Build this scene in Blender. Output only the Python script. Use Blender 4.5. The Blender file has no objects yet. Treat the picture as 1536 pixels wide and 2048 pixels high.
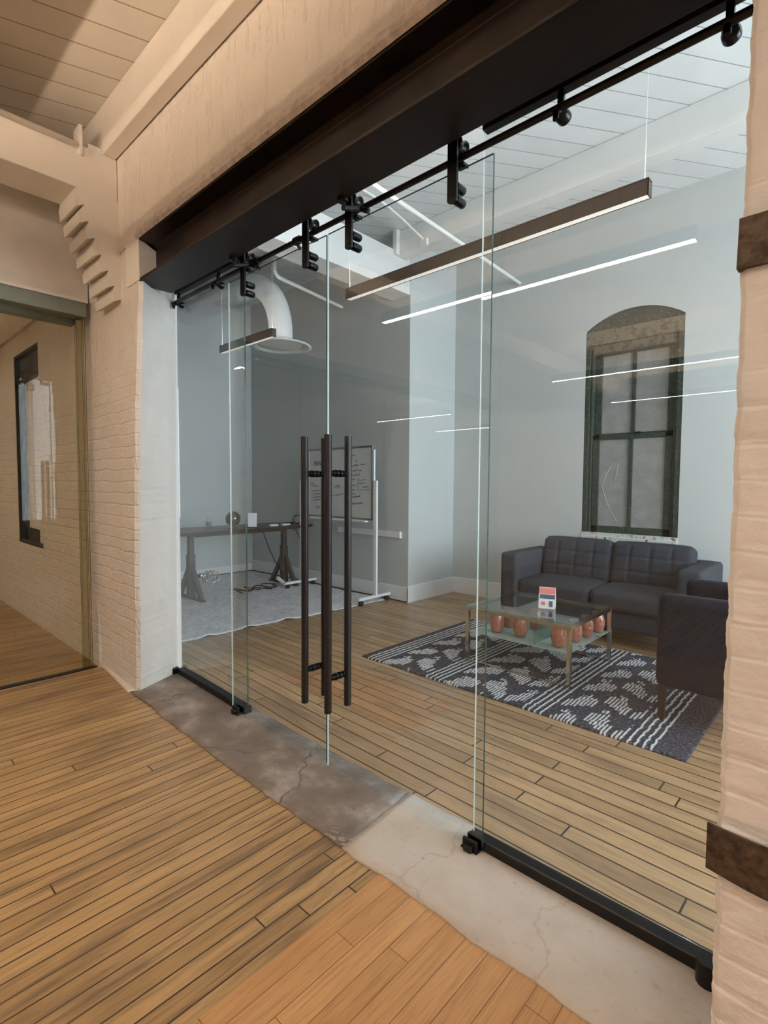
import bpy, bmesh, math, random
from mathutils import Vector, Matrix, noise
random.seed(7)
S = bpy.context.scene
COL = S.collection
PI = math.pi

# ------------------------------------------------------------------ camera
cam_d = bpy.data.cameras.new('camera'); cam = bpy.data.objects.new('camera', cam_d); COL.objects.link(cam)
cam_d.sensor_fit = 'VERTICAL'; cam_d.sensor_height = 36; cam_d.lens = 1038.24/2048*36
cam_d.clip_start = 0.02; cam_d.clip_end = 100
yaw, pit, rol = -0.748, 0.053, 0.006
fw = Vector((math.sin(yaw)*math.cos(pit), math.cos(yaw)*math.cos(pit), -math.sin(pit)))
rt = Vector((math.cos(yaw), -math.sin(yaw), 0)); up = rt.cross(fw)
r2 = rt*math.cos(rol)+up*math.sin(rol); u2 = -rt*math.sin(rol)+up*math.cos(rol)
M = Matrix((r2, u2, -fw)).transposed().to_4x4(); M.translation = Vector((0, 0, 1.55))
cam.matrix_world = M
S.camera = cam

# ------------------------------------------------------------------ world, exposure, daylight
S.view_settings.view_transform = 'Standard'; S.view_settings.look = 'None'
S.view_settings.exposure = 0.26; S.view_settings.gamma = 1.0
HALL_DOWN, HALL_UP, ROOM_LENS, ROOM_UP = 60.0, 170.0, 0.40, 24.0
WARM = (1.0, 0.76, 0.54); NEUT = (1.0, 0.96, 0.90)
w = bpy.data.worlds.new('world'); S.world = w; w.use_nodes = True
w.node_tree.nodes['Background'].inputs[0].default_value = (0.60, 0.78, 1.0, 1)
w.node_tree.nodes['Background'].inputs[1].default_value = .5
def area(name, loc, rot, sx, sy, e, c):
    l = bpy.data.lights.new(name, 'AREA'); l.shape = 'RECTANGLE'; l.size = sx; l.size_y = sy; l.energy = e; l.color = c
    o = bpy.data.objects.new(name, l); COL.objects.link(o); o.location = loc; o.rotation_euler = rot; return o
# daylight entering through the tall windows in the room's right-hand wall
area('window_daylight', (3.45, 4.0, 2.2), (0, PI/2, 0), 3.0, 3.4, 350, (0.80, 0.90, 1.0))
# daylight from the big windows at the far end of the hall behind the camera
area('hall_daylight', (5.9, -4.5, 2.2), (0, PI/2, 0), 3.0, 6.0, 26, (0.92, 0.95, 1.0))

# added warm spot without a fixture, brightens the wall and beam above the doors
sl = bpy.data.lights.new('hall_fill_spot', 'SPOT'); sl.energy = 200; sl.color = (1.0, .76, .52); sl.spot_size = math.radians(60); sl.spot_blend = .9; sl.shadow_soft_size = .035
so = bpy.data.objects.new('hall_fill_spot', sl); COL.objects.link(so); so.location = (-1.9, -4.0, 3.36)
so.rotation_euler = (Vector((-2.7, 1.3, 4.05))-Vector(so.location)).to_track_quat('-Z', 'Y').to_euler()

# ------------------------------------------------------------------ materials
def newmat(name):
    m = bpy.data.materials.new(name); m.use_nodes = True; nt = m.node_tree
    return m, nt, nt.nodes, nt.links, nt.nodes['Principled BSDF']
def rgb(c): return (c[0], c[1], c[2], 1)
def coords(N, L, scale=(1, 1, 1), rot=(0, 0, 0), kind='Object'):
    t = N.new('ShaderNodeTexCoord'); mp = N.new('ShaderNodeMapping')
    mp.inputs['Scale'].default_value = scale; mp.inputs['Rotation'].default_value = rot
    L.new(t.outputs[kind], mp.inputs[0]); return mp.outputs[0]
def nz(N, L, vec, scale, detail=4, rough=0.55):
    n = N.new('ShaderNodeTexNoise'); n.inputs['Scale'].default_value = scale
    n.inputs['Detail'].default_value = detail; n.inputs['Roughness'].default_value = rough
    L.new(vec, n.inputs['Vector']); return n.outputs['Fac']
def ramp(N, L, fac, stops):
    r = N.new('ShaderNodeValToRGB'); e = r.color_ramp.elements
    while len(e) > 1: e.remove(e[-1])
    e[0].position = stops[0][0]; e[0].color = rgb(stops[0][1])
    for p, c in stops[1:]:
        k = e.new(p); k.color = rgb(c)
    L.new(fac, r.inputs[0]); return r.outputs[0]
def mix(N, L, f, a, b, mode='MIX'):
    m = N.new('ShaderNodeMix'); m.data_type = 'RGBA'; m.blend_type = mode
    for s, v in ((0, f), (6, a), (7, b)):
        if hasattr(v, 'links'): L.new(v, m.inputs[s])
        elif isinstance(v, (int, float)): m.inputs[s].default_value = v
        else: m.inputs[s].default_value = rgb(v)
    return m.outputs[2]
def math_(N, L, op, a, b=None):
    m = N.new('ShaderNodeMath'); m.operation = op
    for i, v in enumerate((a, b)):
        if v is None: continue
        if hasattr(v, 'links'): L.new(v, m.inputs[i])
        else: m.inputs[i].default_value = v
    return m.outputs[0]
def bump(N, L, B, h, strength, dist, prev=None):
    b = N.new('ShaderNodeBump'); b.inputs['Strength'].default_value = strength; b.inputs['Distance'].default_value = dist
    L.new(h, b.inputs['Height'])
    if prev: L.new(prev, b.inputs['Normal'])
    L.new(b.outputs[0], B.inputs['Normal']); return b.outputs[0]
def plain(name, c, rough=0.5, metal=0.0, var=0.12, scale=8, bmp=0.0, bscale=60, spec=0.5, coat=0.0):
    m, nt, N, L, B = newmat(name)
    v = coords(N, L)
    f = nz(N, L, v, scale)
    c2 = tuple(x*(1-var) for x in c); c3 = tuple(min(1, x*(1+var)) for x in c)
    L.new(ramp(N, L, f, [(0.3, c2), (0.7, c3)]), B.inputs['Base Color'])
    B.inputs['Roughness'].default_value = rough; B.inputs['Metallic'].default_value = metal
    B.inputs['Specular IOR Level'].default_value = spec
    if coat: B.inputs['Coat Weight'].default_value = coat
    if bmp: bump(N, L, B, nz(N, L, v, bscale, 3), bmp, 0.004)
    return m
def emis(name, c, s):
    m, nt, N, L, B = newmat(name)
    B.inputs['Base Color'].default_value = rgb(c); B.inputs['Emission Color'].default_value = rgb(c)
    B.inputs['Emission Strength'].default_value = s; return m

def wood_floor(name, rotz, bw, bh, c1, c2, groove, stain, stainamt, gloss=0.35, gap=0.0035, redpatch=None):
    m, nt, N, L, B = newmat(name)
    v = coords(N, L, rot=(0, 0, rotz))
    wob = N.new('ShaderNodeVectorMath'); wob.operation = 'ADD'
    nn = N.new('ShaderNodeTexNoise'); nn.inputs['Scale'].default_value = 1.3; L.new(v, nn.inputs['Vector'])
    sc = N.new('ShaderNodeVectorMath'); sc.operation = 'SCALE'; sc.inputs['Scale'].default_value = 0.012
    L.new(nn.outputs['Color'], sc.inputs[0]); L.new(v, wob.inputs[0]); L.new(sc.outputs[0], wob.inputs[1])
    sx = N.new('ShaderNodeSeparateXYZ'); L.new(wob.outputs[0], sx.inputs[0])
    row = math_(N, L, 'FLOOR', math_(N, L, 'DIVIDE', sx.outputs[1], bh))
    wn_ = N.new('ShaderNodeTexWhiteNoise'); wn_.noise_dimensions = '1D'; L.new(row, wn_.inputs['W'])
    cx2 = N.new('ShaderNodeCombineXYZ'); L.new(math_(N, L, 'ADD', sx.outputs[0], math_(N, L, 'MULTIPLY', wn_.outputs['Value'], bw*7.3)), cx2.inputs[0]); L.new(sx.outputs[1], cx2.inputs[1])
    br = N.new('ShaderNodeTexBrick'); br.offset = 0.0; br.squash = 1.0
    br.inputs['Scale'].default_value = 1; br.inputs['Brick Width'].default_value = bw; br.inputs['Row Height'].default_value = bh
    br.inputs['Mortar Size'].default_value = gap; br.inputs['Mortar Smooth'].default_value = 0.3; br.inputs['Bias'].default_value = 0
    br.inputs['Color1'].default_value = rgb(c1); br.inputs['Color2'].default_value = rgb(c2); br.inputs['Mortar'].default_value = rgb(groove)
    L.new(cx2.outputs[0], br.inputs['Vector'])
    gm = N.new('ShaderNodeMapping'); gm.inputs['Scale'].default_value = (1.4, 34, 1); L.new(v, gm.inputs[0])
    g = nz(N, L, gm.outputs[0], 3.0, 6, 0.65)
    col = mix(N, L, 1.0, br.outputs['Color'], ramp(N, L, g, [(0.25, (.60, .56, .52)), (0.5, (1, 1, 1)), (0.75, (1.14, 1.11, 1.07))]), 'MULTIPLY')
    sm = N.new('ShaderNodeMapping'); sm.inputs['Scale'].default_value = (0.8, 4.0, 1); L.new(v, sm.inputs[0])
    s = nz(N, L, sm.outputs[0], 1.6, 5, 0.62)
    sf = ramp(N, L, s, [(0.50, (0, 0, 0)), (0.72, (stainamt,)*3)])
    col = mix(N, L, sf, col, stain)
    lm = N.new('ShaderNodeMapping'); lm.inputs['Scale'].default_value = (.55, 9.0, 1); L.new(v, lm.inputs[0])
    ls = nz(N, L, lm.outputs[0], 1.9, 6, 0.7)
    col = mix(N, L, ramp(N, L, ls, [(0.53, (0, 0, 0)), (0.66, (stainamt*.9,)*3)]), col, stain)
    if redpatch:                                # replaced boards: a rectangle of redder timber
        x0, x1, y0, y1, rc = redpatch
        t = N.new('ShaderNodeTexCoord'); sp = N.new('ShaderNodeSeparateXYZ'); L.new(t.outputs['Object'], sp.inputs[0])
        a = math_(N, L, 'MULTIPLY', math_(N, L, 'GREATER_THAN', sp.outputs[0], x0), math_(N, L, 'LESS_THAN', sp.outputs[0], x1))
        b = math_(N, L, 'MULTIPLY', math_(N, L, 'GREATER_THAN', sp.outputs[1], y0), math_(N, L, 'LESS_THAN', sp.outputs[1], y1))
        col = mix(N, L, math_(N, L, 'MULTIPLY', a, b), col, mix(N, L, 1.0, col, rc, 'MULTIPLY'))
    L.new(col, B.inputs['Base Color'])
    rr = N.new('ShaderNodeMapRange'); rr.inputs[3].default_value = gloss-.08; rr.inputs[4].default_value = gloss+.2
    L.new(s, rr.inputs[0]); L.new(rr.outputs[0], B.inputs['Roughness'])
    inv = math_(N, L, 'SUBTRACT', 1.0, br.outputs['Fac'])
    p = bump(N, L, B, inv, 0.6, 0.004); bump(N, L, B, g, 0.12, 0.003, p)
    return m

def painted_brick(name, c, zfade=None, strength=1.0, plaster=0.6, drips=False, dirt=True, vertical='XZ', course=0.083, width=0.24, noisy=0.014):
    """painted masonry: brick coursing as bump, fading into rough plaster above zfade"""
    m, nt, N, L, B = newmat(name)
    t = N.new('ShaderNodeTexCoord'); sp = N.new('ShaderNodeSeparateXYZ'); L.new(t.outputs['Object'], sp.inputs[0])
    cb = N.new('ShaderNodeCombineXYZ')
    L.new(sp.outputs[0 if vertical == 'XZ' else 1], cb.inputs[0]); L.new(sp.outputs[2], cb.inputs[1])
    nn = N.new('ShaderNodeTexNoise'); nn.inputs['Scale'].default_value = 6; nn.inputs['Detail'].default_value = 3; L.new(t.outputs['Object'], nn.inputs['Vector'])
    sc = N.new('ShaderNodeVectorMath'); sc.operation = 'SCALE'; sc.inputs['Scale'].default_value = noisy*2; L.new(nn.outputs['Color'], sc.inputs[0])
    ad = N.new('ShaderNodeVectorMath'); ad.operation = 'ADD'; L.new(cb.outputs[0], ad.inputs[0]); L.new(sc.outputs[0], ad.inputs[1])
    br = N.new('ShaderNodeTexBrick'); br.offset = 0.5
    br.inputs['Scale'].default_value = 1; br.inputs['Brick Width'].default_value = width; br.inputs['Row Height'].default_value = course
    br.inputs['Mortar Size'].default_value = 0.009; br.inputs['Mortar Smooth'].default_value = 1.0
    L.new(ad.outputs[0], br.inputs['Vector'])
    v = t.outputs['Object']
    f = nz(N, L, v, 5, 5)
    c2 = tuple(x*.93 for x in c)
    col = ramp(N, L, f, [(0.3, c2), (0.7, c)])
    if dirt:
        d = nz(N, L, v, 38, 3, 0.7)
        dm = ramp(N, L, d, [(0.71, (0, 0, 0)), (0.76, (.55, .55, .55))])
        col = mix(N, L, dm, col, tuple(x*.45 for x in c))
    L.new(col, B.inputs['Base Color']); B.inputs['Roughness'].default_value = 0.55
    h = math_(N, L, 'SUBTRACT', 1.0, br.outputs['Fac'])
    if zfade is not None:
        mr = N.new('ShaderNodeMapRange'); mr.inputs[1].default_value = zfade-.3; mr.inputs[2].default_value = zfade+.3
        mr.inputs[3].default_value = 1; mr.inputs[4].default_value = 0.08; L.new(sp.outputs[2], mr.inputs[0])
        h = math_(N, L, 'MULTIPLY', h, mr.outputs[0])
    p = bump(N, L, B, h, strength, 0.006)
    q = bump(N, L, B, nz(N, L, v, 14, 5, 0.6), plaster, 0.02, p)
    q = bump(N, L, B, nz(N, L, v, 70, 3, 0.6), plaster*.5, 0.004, q)
    if drips:
        dm2 = N.new('ShaderNodeMapping'); dm2.inputs['Scale'].default_value = (26, 26, 5); dm2.inputs['Rotation'].default_value = (0, .12, 0); L.new(v, dm2.inputs[0])
        dd = ramp(N, L, nz(N, L, dm2.outputs[0], 1.0, 3, .6), [(.56, (0, 0, 0)), (.66, (1, 1, 1))])
        bump(N, L, B, dd, .8, .006, q)
    return m

def boards(name, rotz, bh, c, c2, line, gap=0.004, bw=30, strength=.5):
    m, nt, N, L, B = newmat(name)
    v = coords(N, L, rot=(0, 0, rotz))
    sh = N.new('ShaderNodeVectorMath'); sh.operation = 'ADD'; sh.inputs[1].default_value = (60, 0, 0); L.new(v, sh.inputs[0]); v = sh.outputs[0]
    br = N.new('ShaderNodeTexBrick'); br.offset = 0.0
    br.inputs['Scale'].default_value = 1; br.inputs['Brick Width'].default_value = bw; br.inputs['Row Height'].default_value = bh
    br.inputs['Mortar Size'].default_value = gap; br.inputs['Mortar Smooth'].default_value = .1
    br.inputs['Color1'].default_value = rgb(c); br.inputs['Color2'].default_value = rgb(c2); br.inputs['Mortar'].default_value = rgb(line)
    L.new(v, br.inputs['Vector'])
    f = nz(N, L, v, 3, 4)
    L.new(mix(N, L, 1.0, br.outputs['Color'], ramp(N, L, f, [(0.3, (.93, .93, .92)), (0.7, (1, 1, 1))]), 'MULTIPLY'), B.inputs['Base Color'])
    B.inputs['Roughness'].default_value = 0.6
    p = bump(N, L, B, math_(N, L, 'SUBTRACT', 1.0, br.outputs['Fac']), strength, 0.006)
    bump(N, L, B, nz(N, L, v, 25, 3), .15, 0.004, p)
    return m

def glass_mat(name, tint, refl=1.0, rough=0.0):
    """thin sheet: straight-through tinted transmission plus Fresnel mirror reflection on each face"""
    m = bpy.data.materials.new(name); m.use_nodes = True; nt = m.node_tree; N = nt.nodes; L = nt.links
    N.remove(N['Principled BSDF']); out = N['Material Output']
    g = N.new('ShaderNodeNewGeometry'); mr = N.new('ShaderNodeMapRange')
    mr.inputs[3].default_value = 1.5; mr.inputs[4].default_value = 1/1.5; L.new(g.outputs['Backfacing'], mr.inputs[0])
    fr = N.new('ShaderNodeFresnel'); L.new(mr.outputs[0], fr.inputs['IOR'])
    fm = math_(N, L, 'MULTIPLY', fr.outputs[0], refl)
    tr = N.new('ShaderNodeBsdfTransparent'); tr.inputs[0].default_value = rgb(tint)
    gl = N.new('ShaderNodeBsdfGlossy'); gl.inputs['Roughness'].default_value = rough
    sn = nz(N, L, coords(N, L), 2.0, 1)           # toughened glass is never perfectly uniform in tint
    L.new(ramp(N, L, sn, [(0.2, tuple(x*.992 for x in tint)), (0.8, tint)]), tr.inputs[0])
    mx = N.new('ShaderNodeMixShader'); L.new(fm, mx.inputs[0]); L.new(tr.outputs[0], mx.inputs[1]); L.new(gl.outputs[0], mx.inputs[2])
    L.new(mx.outputs[0], out.inputs['Surface']); return m

WHITEC = (0.80, 0.775, 0.74)
MT = {}
MT['hall_wall'] = painted_brick('painted_brick_hall', (0.80, 0.74, 0.68), zfade=2.35, strength=.75, plaster=.7, drips=True, noisy=.02)
MT['pier'] = painted_brick('painted_brick_pier', (0.85, 0.815, 0.785), strength=.35, plaster=.35)
MT['reveal'] = painted_brick('painted_reveal', (0.88, 0.865, 0.82), zfade=-5, strength=.12, plaster=.4, vertical='YZ')
MT['plaster_edge'] = plain('raw_plaster_edge', (.56, .50, .46), .9, bmp=.8, bscale=40, var=.25, scale=20)
MT['wall'] = plain('painted_plasterboard', (.555, .59, .58), .6, var=.02, scale=2, bmp=.06, bscale=90)
MT['hallplain'] = plain('hall_plaster', (.76, .71, .65), .7, var=.04, bmp=.2, bscale=30)
MT['timber'] = plain('painted_timber', (.80, .755, .70), .5, var=.04, scale=4, bmp=.15, bscale=14)
MT['roomtimber'] = plain('painted_room_timber', (.76, .77, .75), .55, var=.03, scale=4, bmp=.12, bscale=14)
MT['base'] = plain('white_skirting', (.80, .82, .83), .4, var=.02)
MT['hall_ceiling'] = boards('hall_deck', math.radians(-70)+PI, .20, (.74, .70, .64), (.68, .64, .58), (.30, .25, .20), bw=400)
MT['room_ceiling'] = boards('room_deck', math.radians(-55), .21, (.80, .82, .82), (.76, .78, .78), (.36, .36, .36), bw=400)
MT['hall_floor'] = wood_floor('worn_hall_boards', PI/2, 4.6, .070, (.47, .305, .145), (.355, .225, .105), (.05, .026, .012), (.12, .080, .050), .85, .33)
MT['new_floor'] = wood_floor('newer_orange_boards', PI/2, .85, .085, (.58, .335, .15), (.49, .275, .12), (.20, .09, .03), (.36, .17, .06), .5, .28, .0015)
MT['room_floor'] = wood_floor('room_boards', math.radians(1), 1.55, .098, (.50, .33, .18), (.37, .235, .125), (.045, .026, .014), (.13, .085, .055), .62, .26, .0050,
                              (-3.35, -2.05, 2.42, 3.02, (1.0, .84, .72)))
MT['steel'] = plain('blackened_steel', (.016, .010, .008), .45, .35, .5, 5, .1, 30, spec=.35)
MT['black'] = plain('black_powder_coat', (.010, .009, .009), .38, .4, .2, 20)
MT['knob'] = plain('black_polished_steel', (.02, .02, .02), .2, .8, .2, 20)
MT['handle'] = plain('dark_bronze_handle', (.016, .013, .012), .38, .3, .08, 3)
MT['rust'] = plain('rusty_iron', (.085, .062, .045), .6, .55, .55, 40, .5, 90)
MT['glass'] = glass_mat('clear_toughened_glass', (.968, .982, .976))
MT['glass2'] = glass_mat('partition_glass', (.92, .915, .86), .45)
MT['tableglass'] = glass_mat('table_glass', (.88, .96, .94), 1.2)
MT['mortar'] = plain('old_mortar', (.26, .22, .19), .9, var=.2)
MT['edge'] = None
m, nt, N, L, B = newmat('frosted_green_glass')
out_ = N['Material Output']; tr_ = N.new('ShaderNodeBsdfTransparent'); tr_.inputs[0].default_value = (.85, .95, .92, 1); mx_ = N.new('ShaderNodeMixShader'); mx_.inputs[0].default_value = .55
L.new(ramp(N, L, nz(N, L, coords(N, L), 3, 2), [(.3, (.50, .60, .56)), (.7, (.56, .66, .61))]), B.inputs['Base Color']); B.inputs['Roughness'].default_value = .12; B.inputs['Specular IOR Level'].default_value = .7
L.new(tr_.outputs[0], mx_.inputs[1]); L.new(B.outputs[0], mx_.inputs[2]); L.new(mx_.outputs[0], out_.inputs['Surface']); MT['frostglass'] = m
MT['edge'] = plain('dark_glass_edge', (.02, .055, .045), .15, 0, .3, 9)  # dark copy of the glass edge, shade put into its colour
MT['litedge'] = plain('lit_glass_edge', (.55, .62, .57), .25, 0, .05, 9, spec=.8)  # pale copy of the same glass edge, light put into its colour
MT['greenmetal'] = plain('grey_green_aluminium', (.21, .25, .225), .5, .1, .1, 10)
MT['green'] = None
MT['slab_dark'] = None
MT['pend'] = plain('bronze_aluminium', (.075, .058, .048), .4, .5, .12, 10)
MT['lens_hall'] = emis('warm_diffuser', (1.0, .89, .76), HALL_DOWN)
MT['lens_up'] = emis('warm_uplight_lens', WARM, HALL_UP)
MT['lens_room_up'] = emis('white_uplight_lens', NEUT, ROOM_UP)
MT['lens_room'] = emis('white_diffuser', NEUT, ROOM_LENS)
MT['duct'] = plain('white_duct', (.78, .80, .79), .4, .0, .03, 10)
MT['pipe'] = plain('white_pipe', (.80, .80, .77), .4, 0, .05, 10)
MT['chrome'] = plain('brushed_chrome', (.62, .58, .50), .18, 1.0, .08, 12)
MT['sofa'] = plain('charcoal_weave', (.052, .058, .070), .95, 0, .22, 160, .5, 700, spec=.2)
MT['sofaleg'] = plain('black_leg', (.015, .013, .012), .4)
MT['chair'] = plain('midnight_blue_leather', (.002, .009, .022), .5, 0, .10, 6, .0, 200, spec=.25)
MT['mug'] = plain('terracotta_glaze', (.46, .17, .115), .18, 0, .15, 14, spec=.8, coat=.6)
MT['white'] = plain('white_plastic', (.80, .82, .83), .4, 0, .03)
MT['paperwhite'] = plain('white_card', (.84, .85, .87), .6, 0, .02)
MT['pink'] = plain('coral_card', (.80, .25, .22), .6, 0, .08, 60)
MT['navycard'] = plain('dark_card_band', (.10, .13, .20), .6, 0, .2, 60)
MT['boardface'] = plain('whiteboard_face', (.62, .65, .64), .15, 0, .03, 3)
MT['alu'] = plain('grey_aluminium', (.28, .28, .28), .35, .8, .08)
MT['ink'] = plain('marker_ink', (.025, .028, .035), .6)
MT['whitemetal'] = plain('white_powder_coat', (.82, .85, .86), .3, 0, .02)
MT['desk'] = plain('dark_stained_wood', (.040, .028, .024), .35, 0, .5, 10, .1, 30)
MT['deskleg'] = plain('grey_steel', (.085, .080, .074), .45, .4, .1)
MT['rubber'] = plain('black_rubber', (.014, .014, .014), .6)
MT['ball'] = plain('black_gloss', (.012, .011, .010), .06, 0, .1, spec=.9, coat=1)
MT['gap'] = plain('gap_shade', (.02, .018, .015), .9)  # dark colour painted in for the shade beneath the skirting
MT['label'] = plain('bottle_label', (.15, .17, .2), .6)
MT['rugcream'] = plain('cream', (.6, .6, .6), .9)

def peeling(name, base, under, pale, amt=.5):
    m, nt, N, L, B = newmat(name); v = coords(N, L)
    f = nz(N, L, v, 16, 6, .7); g = nz(N, L, v, 45, 4, .7)
    col = mix(N, L, ramp(N, L, f, [(amt, (0, 0, 0)), (amt+.06, (1, 1, 1))]), base, under)
    col = mix(N, L, ramp(N, L, g, [(.61, (0, 0, 0)), (.66, (1, 1, 1))]), col, pale)
    L.new(col, B.inputs['Base Color']); B.inputs['Roughness'].default_value = .6
    bump(N, L, B, g, .6, .004); return m
MT['green'] = peeling('peeling_green_paint', (.020, .040, .031), (.055, .055, .042), (.24, .28, .25), .54)
MT['sillpaint'] = peeling('peeling_white_sill', (.60, .60, .56), (.10, .08, .06), (.75, .75, .72), .56)
MT['lintelwood'] = peeling('weathered_lintel', (.14, .125, .09), (.07, .06, .045), (.26, .25, .2), .5)
MT['brownframe'] = peeling('old_brown_frame', (.045, .030, .022), (.03, .022, .018), (.08, .06, .05), .5)
def dusty(name, c, c2):
    m, nt, N, L, B = newmat(name); v = coords(N, L)
    L.new(ramp(N, L, nz(N, L, v, 9, 6, .7), [(.35, c), (.7, c2)]), B.inputs['Base Color'])
    B.inputs['Roughness'].default_value = .3; return m
MT['dusty'] = dusty('dusty_backed_pane', (.25, .26, .25), (.34, .345, .33))
MT['palepane'] = dusty('frosted_pane', (.26, .30, .27), (.38, .42, .38))
def stone(name, c, c2, c3, crack=.0):
    m, nt, N, L, B = newmat(name); v = coords(N, L)
    f = nz(N, L, v, 4, 8, .62); g = nz(N, L, v, 28, 6, .7)
    col = ramp(N, L, f, [(.28, c), (.52, c2), (.75, c3)])
    col = mix(N, L, ramp(N, L, g, [(.30, (.55, .55, .55)), (.42, (0, 0, 0))]), col, tuple(x*.75 for x in c))
    vo = N.new('ShaderNodeTexVoronoi'); vo.feature = 'DISTANCE_TO_EDGE'; vo.inputs['Scale'].default_value = 1.15
    nn = N.new('ShaderNodeTexNoise'); nn.inputs['Scale'].default_value = 5; nn.inputs['Detail'].default_value = 5; L.new(v, nn.inputs['Vector'])
    ms = N.new('ShaderNodeVectorMath'); ms.operation = 'SCALE'; ms.inputs['Scale'].default_value = .22; L.new(nn.outputs['Color'], ms.inputs[0])
    ad = N.new('ShaderNodeVectorMath'); ad.operation = 'ADD'; L.new(v, ad.inputs[0]); L.new(ms.outputs[0], ad.inputs[1]); L.new(ad.outputs[0], vo.inputs['Vector'])
    ck = ramp(N, L, vo.outputs['Distance'], [(0, (crack,)*3), (.006, (0, 0, 0))])
    col = mix(N, L, ck, col, tuple(x*.5 for x in c))
    L.new(col, B.inputs['Base Color']); B.inputs['Roughness'].default_value = .6
    p = bump(N, L, B, f, .25, .01); bump(N, L, B, g, .35, .004, p); return m
MT['slab_dark'] = stone('dark_flagstone', (.115, .090, .076), (.20, .165, .14), (.42, .385, .35), .9)
MT['slab_pale'] = stone('pale_flagstone', (.44, .385, .335), (.53, .475, .42), (.58, .53, .48), .35)

# ------------------------------------------------------------------ mesh helpers
def link(name, bm, mats, parent=None, smooth=False, autos=None):
    me = bpy.data.meshes.new(name)
    bmesh.ops.recalc_face_normals(bm, faces=bm.faces) if not getattr(bm, '_keep', False) else None
    bm.to_mesh(me); bm.free()
    if not isinstance(mats, (list, tuple)): mats = [mats]
    for m in mats: me.materials.append(m)
    if smooth:
        for p in me.polygons: p.use_smooth = True
        if autos is not None:
            try: me.set_sharp_from_angle(angle=math.radians(autos))
            except Exception: pass
    o = bpy.data.objects.new(name, me); COL.objects.link(o)
    if parent: o.parent = parent
    return o
def box(bm, x0, x1, y0, y1, z0, z1, bev=0.0, mi=0, seg=2, mat=None):
    r = bmesh.ops.create_cube(bm, size=1.0)
    vs = r['verts']
    for v in vs:
        v.co = Vector(((x0+x1)/2+v.co.x*(x1-x0), (y0+y1)/2+v.co.y*(y1-y0), (z0+z1)/2+v.co.z*(z1-z0)))
        if mat: v.co = mat @ v.co
    fs = set(f for v in vs for f in v.link_faces)
    for f in fs: f.material_index = mi
    if bev:
        es = list(set(e for v in vs for e in v.link_edges))
        bmesh.ops.bevel(bm, geom=es, offset=bev, segments=seg, affect='EDGES', profile=.5)
def bar(bm, p, q, wx, wy, upv=(0, 0, 1), mi=0):
    p = Vector(p); q = Vector(q); d = q-p; l = d.length; d.normalize(); s = d.cross(Vector(upv))
    if s.length < 1e-4: s = d.cross(Vector((1, 0, 0)))
    s.normalize(); t = s.cross(d)
    m = Matrix((s, t, d)).transposed().to_4x4(); m.translation = (p+q)/2
    box(bm, -wx/2, wx/2, -wy/2, wy/2, -l/2, l/2, mi=mi, mat=m)
def tube(bm, pts, r, seg=12, closed=False, mi=0, radii=None, cap=True):
    pts = [Vector(p) for p in pts]; n = len(pts); rings = []; prev = None
    for i, p in enumerate(pts):
        if closed: t = pts[(i+1) % n]-pts[i-1]
        else: t = pts[min(i+1, n-1)]-pts[max(i-1, 0)]
        t.normalize()
        if prev is None:
            a = Vector((0, 0, 1)) if abs(t.z) < .9 else Vector((1, 0, 0)); s = t.cross(a).normalized()
        else:
            s = prev - t*prev.dot(t); s.normalize()
        prev = s; b = t.cross(s); rr = radii[i] if radii else r
        rings.append([bm.verts.new(p+(s*math.cos(2*PI*k/seg)+b*math.sin(2*PI*k/seg))*rr) for k in range(seg)])
    for i in range(n if closed else n-1):
        a, b = rings[i], rings[(i+1) % n]
        for k in range(seg):
            f = bm.faces.new((a[k], a[(k+1) % seg], b[(k+1) % seg], b[k])); f.material_index = mi; f.smooth = True
    if cap and not closed:
        bm.faces.new(rings[0][::-1]).material_index = mi; bm.faces.new(rings[-1]).material_index = mi
def lathe(bm, prof, c=(0, 0, 0), seg=24, mi=0):
    rings = []
    for r, z in prof:
        rings.append([bm.verts.new(Vector(c)+Vector((max(r, 1e-4)*math.cos(2*PI*k/seg), max(r, 1e-4)*math.sin(2*PI*k/seg), z))) for k in range(seg)])
    for a, b in zip(rings, rings[1:]):
        for k in range(seg):
            f = bm.faces.new((a[k], a[(k+1) % seg], b[(k+1) % seg], b[k])); f.material_index = mi; f.smooth = True
    bm.faces.new(rings[0][::-1]); bm.faces.new(rings[-1])
def prism(bm, poly, axis, a, b, mi=0):
    """extrude a 2D polygon along axis ('X','Y','Z') from a to b"""
    def P(u, v, t): return {'X': (t, u, v), 'Y': (u, t, v), 'Z': (u, v, t)}[axis]
    A = [bm.verts.new(P(u, v, a)) for u, v in poly]; B_ = [bm.verts.new(P(u, v, b)) for u, v in poly]
    n = len(poly)
    fs = [bm.faces.new(A[::-1]), bm.faces.new(B_)]
    for i in range(n): fs.append(bm.faces.new((A[i], A[(i+1) % n], B_[(i+1) % n], B_[i])))
    for f in fs: f.material_index = mi
    return fs
def smoothpts(P, n=6):
    P = [Vector(p) for p in P]; out = []
    for i in range(len(P)-1):
        p0 = P[max(i-1, 0)]; p1 = P[i]; p2 = P[i+1]; p3 = P[min(i+2, len(P)-1)]
        for k in range(n):
            t = k/n
            out.append(.5*((2*p1)+(p2-p0)*t+(2*p0-5*p1+4*p2-p3)*t*t+(3*p1-p0-3*p2+p3)*t**3))
    out.append(P[-1]); return out
def NB(): return bmesh.new()
def quick(name, args, mat, parent=None, bev=0.0):
    b = NB()
    for a in args: box(b, *a, bev=bev)
    return link(name, b, mat, parent)
def tag(o, label, cat, group=None, kind=None):
    o['label'] = label; o['category'] = cat
    if group: o['group'] = group
    if kind: o['kind'] = kind
    return o
def struct(o, label=None):
    o['kind'] = 'structure'
    if label: o['label'] = label
    return o
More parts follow.
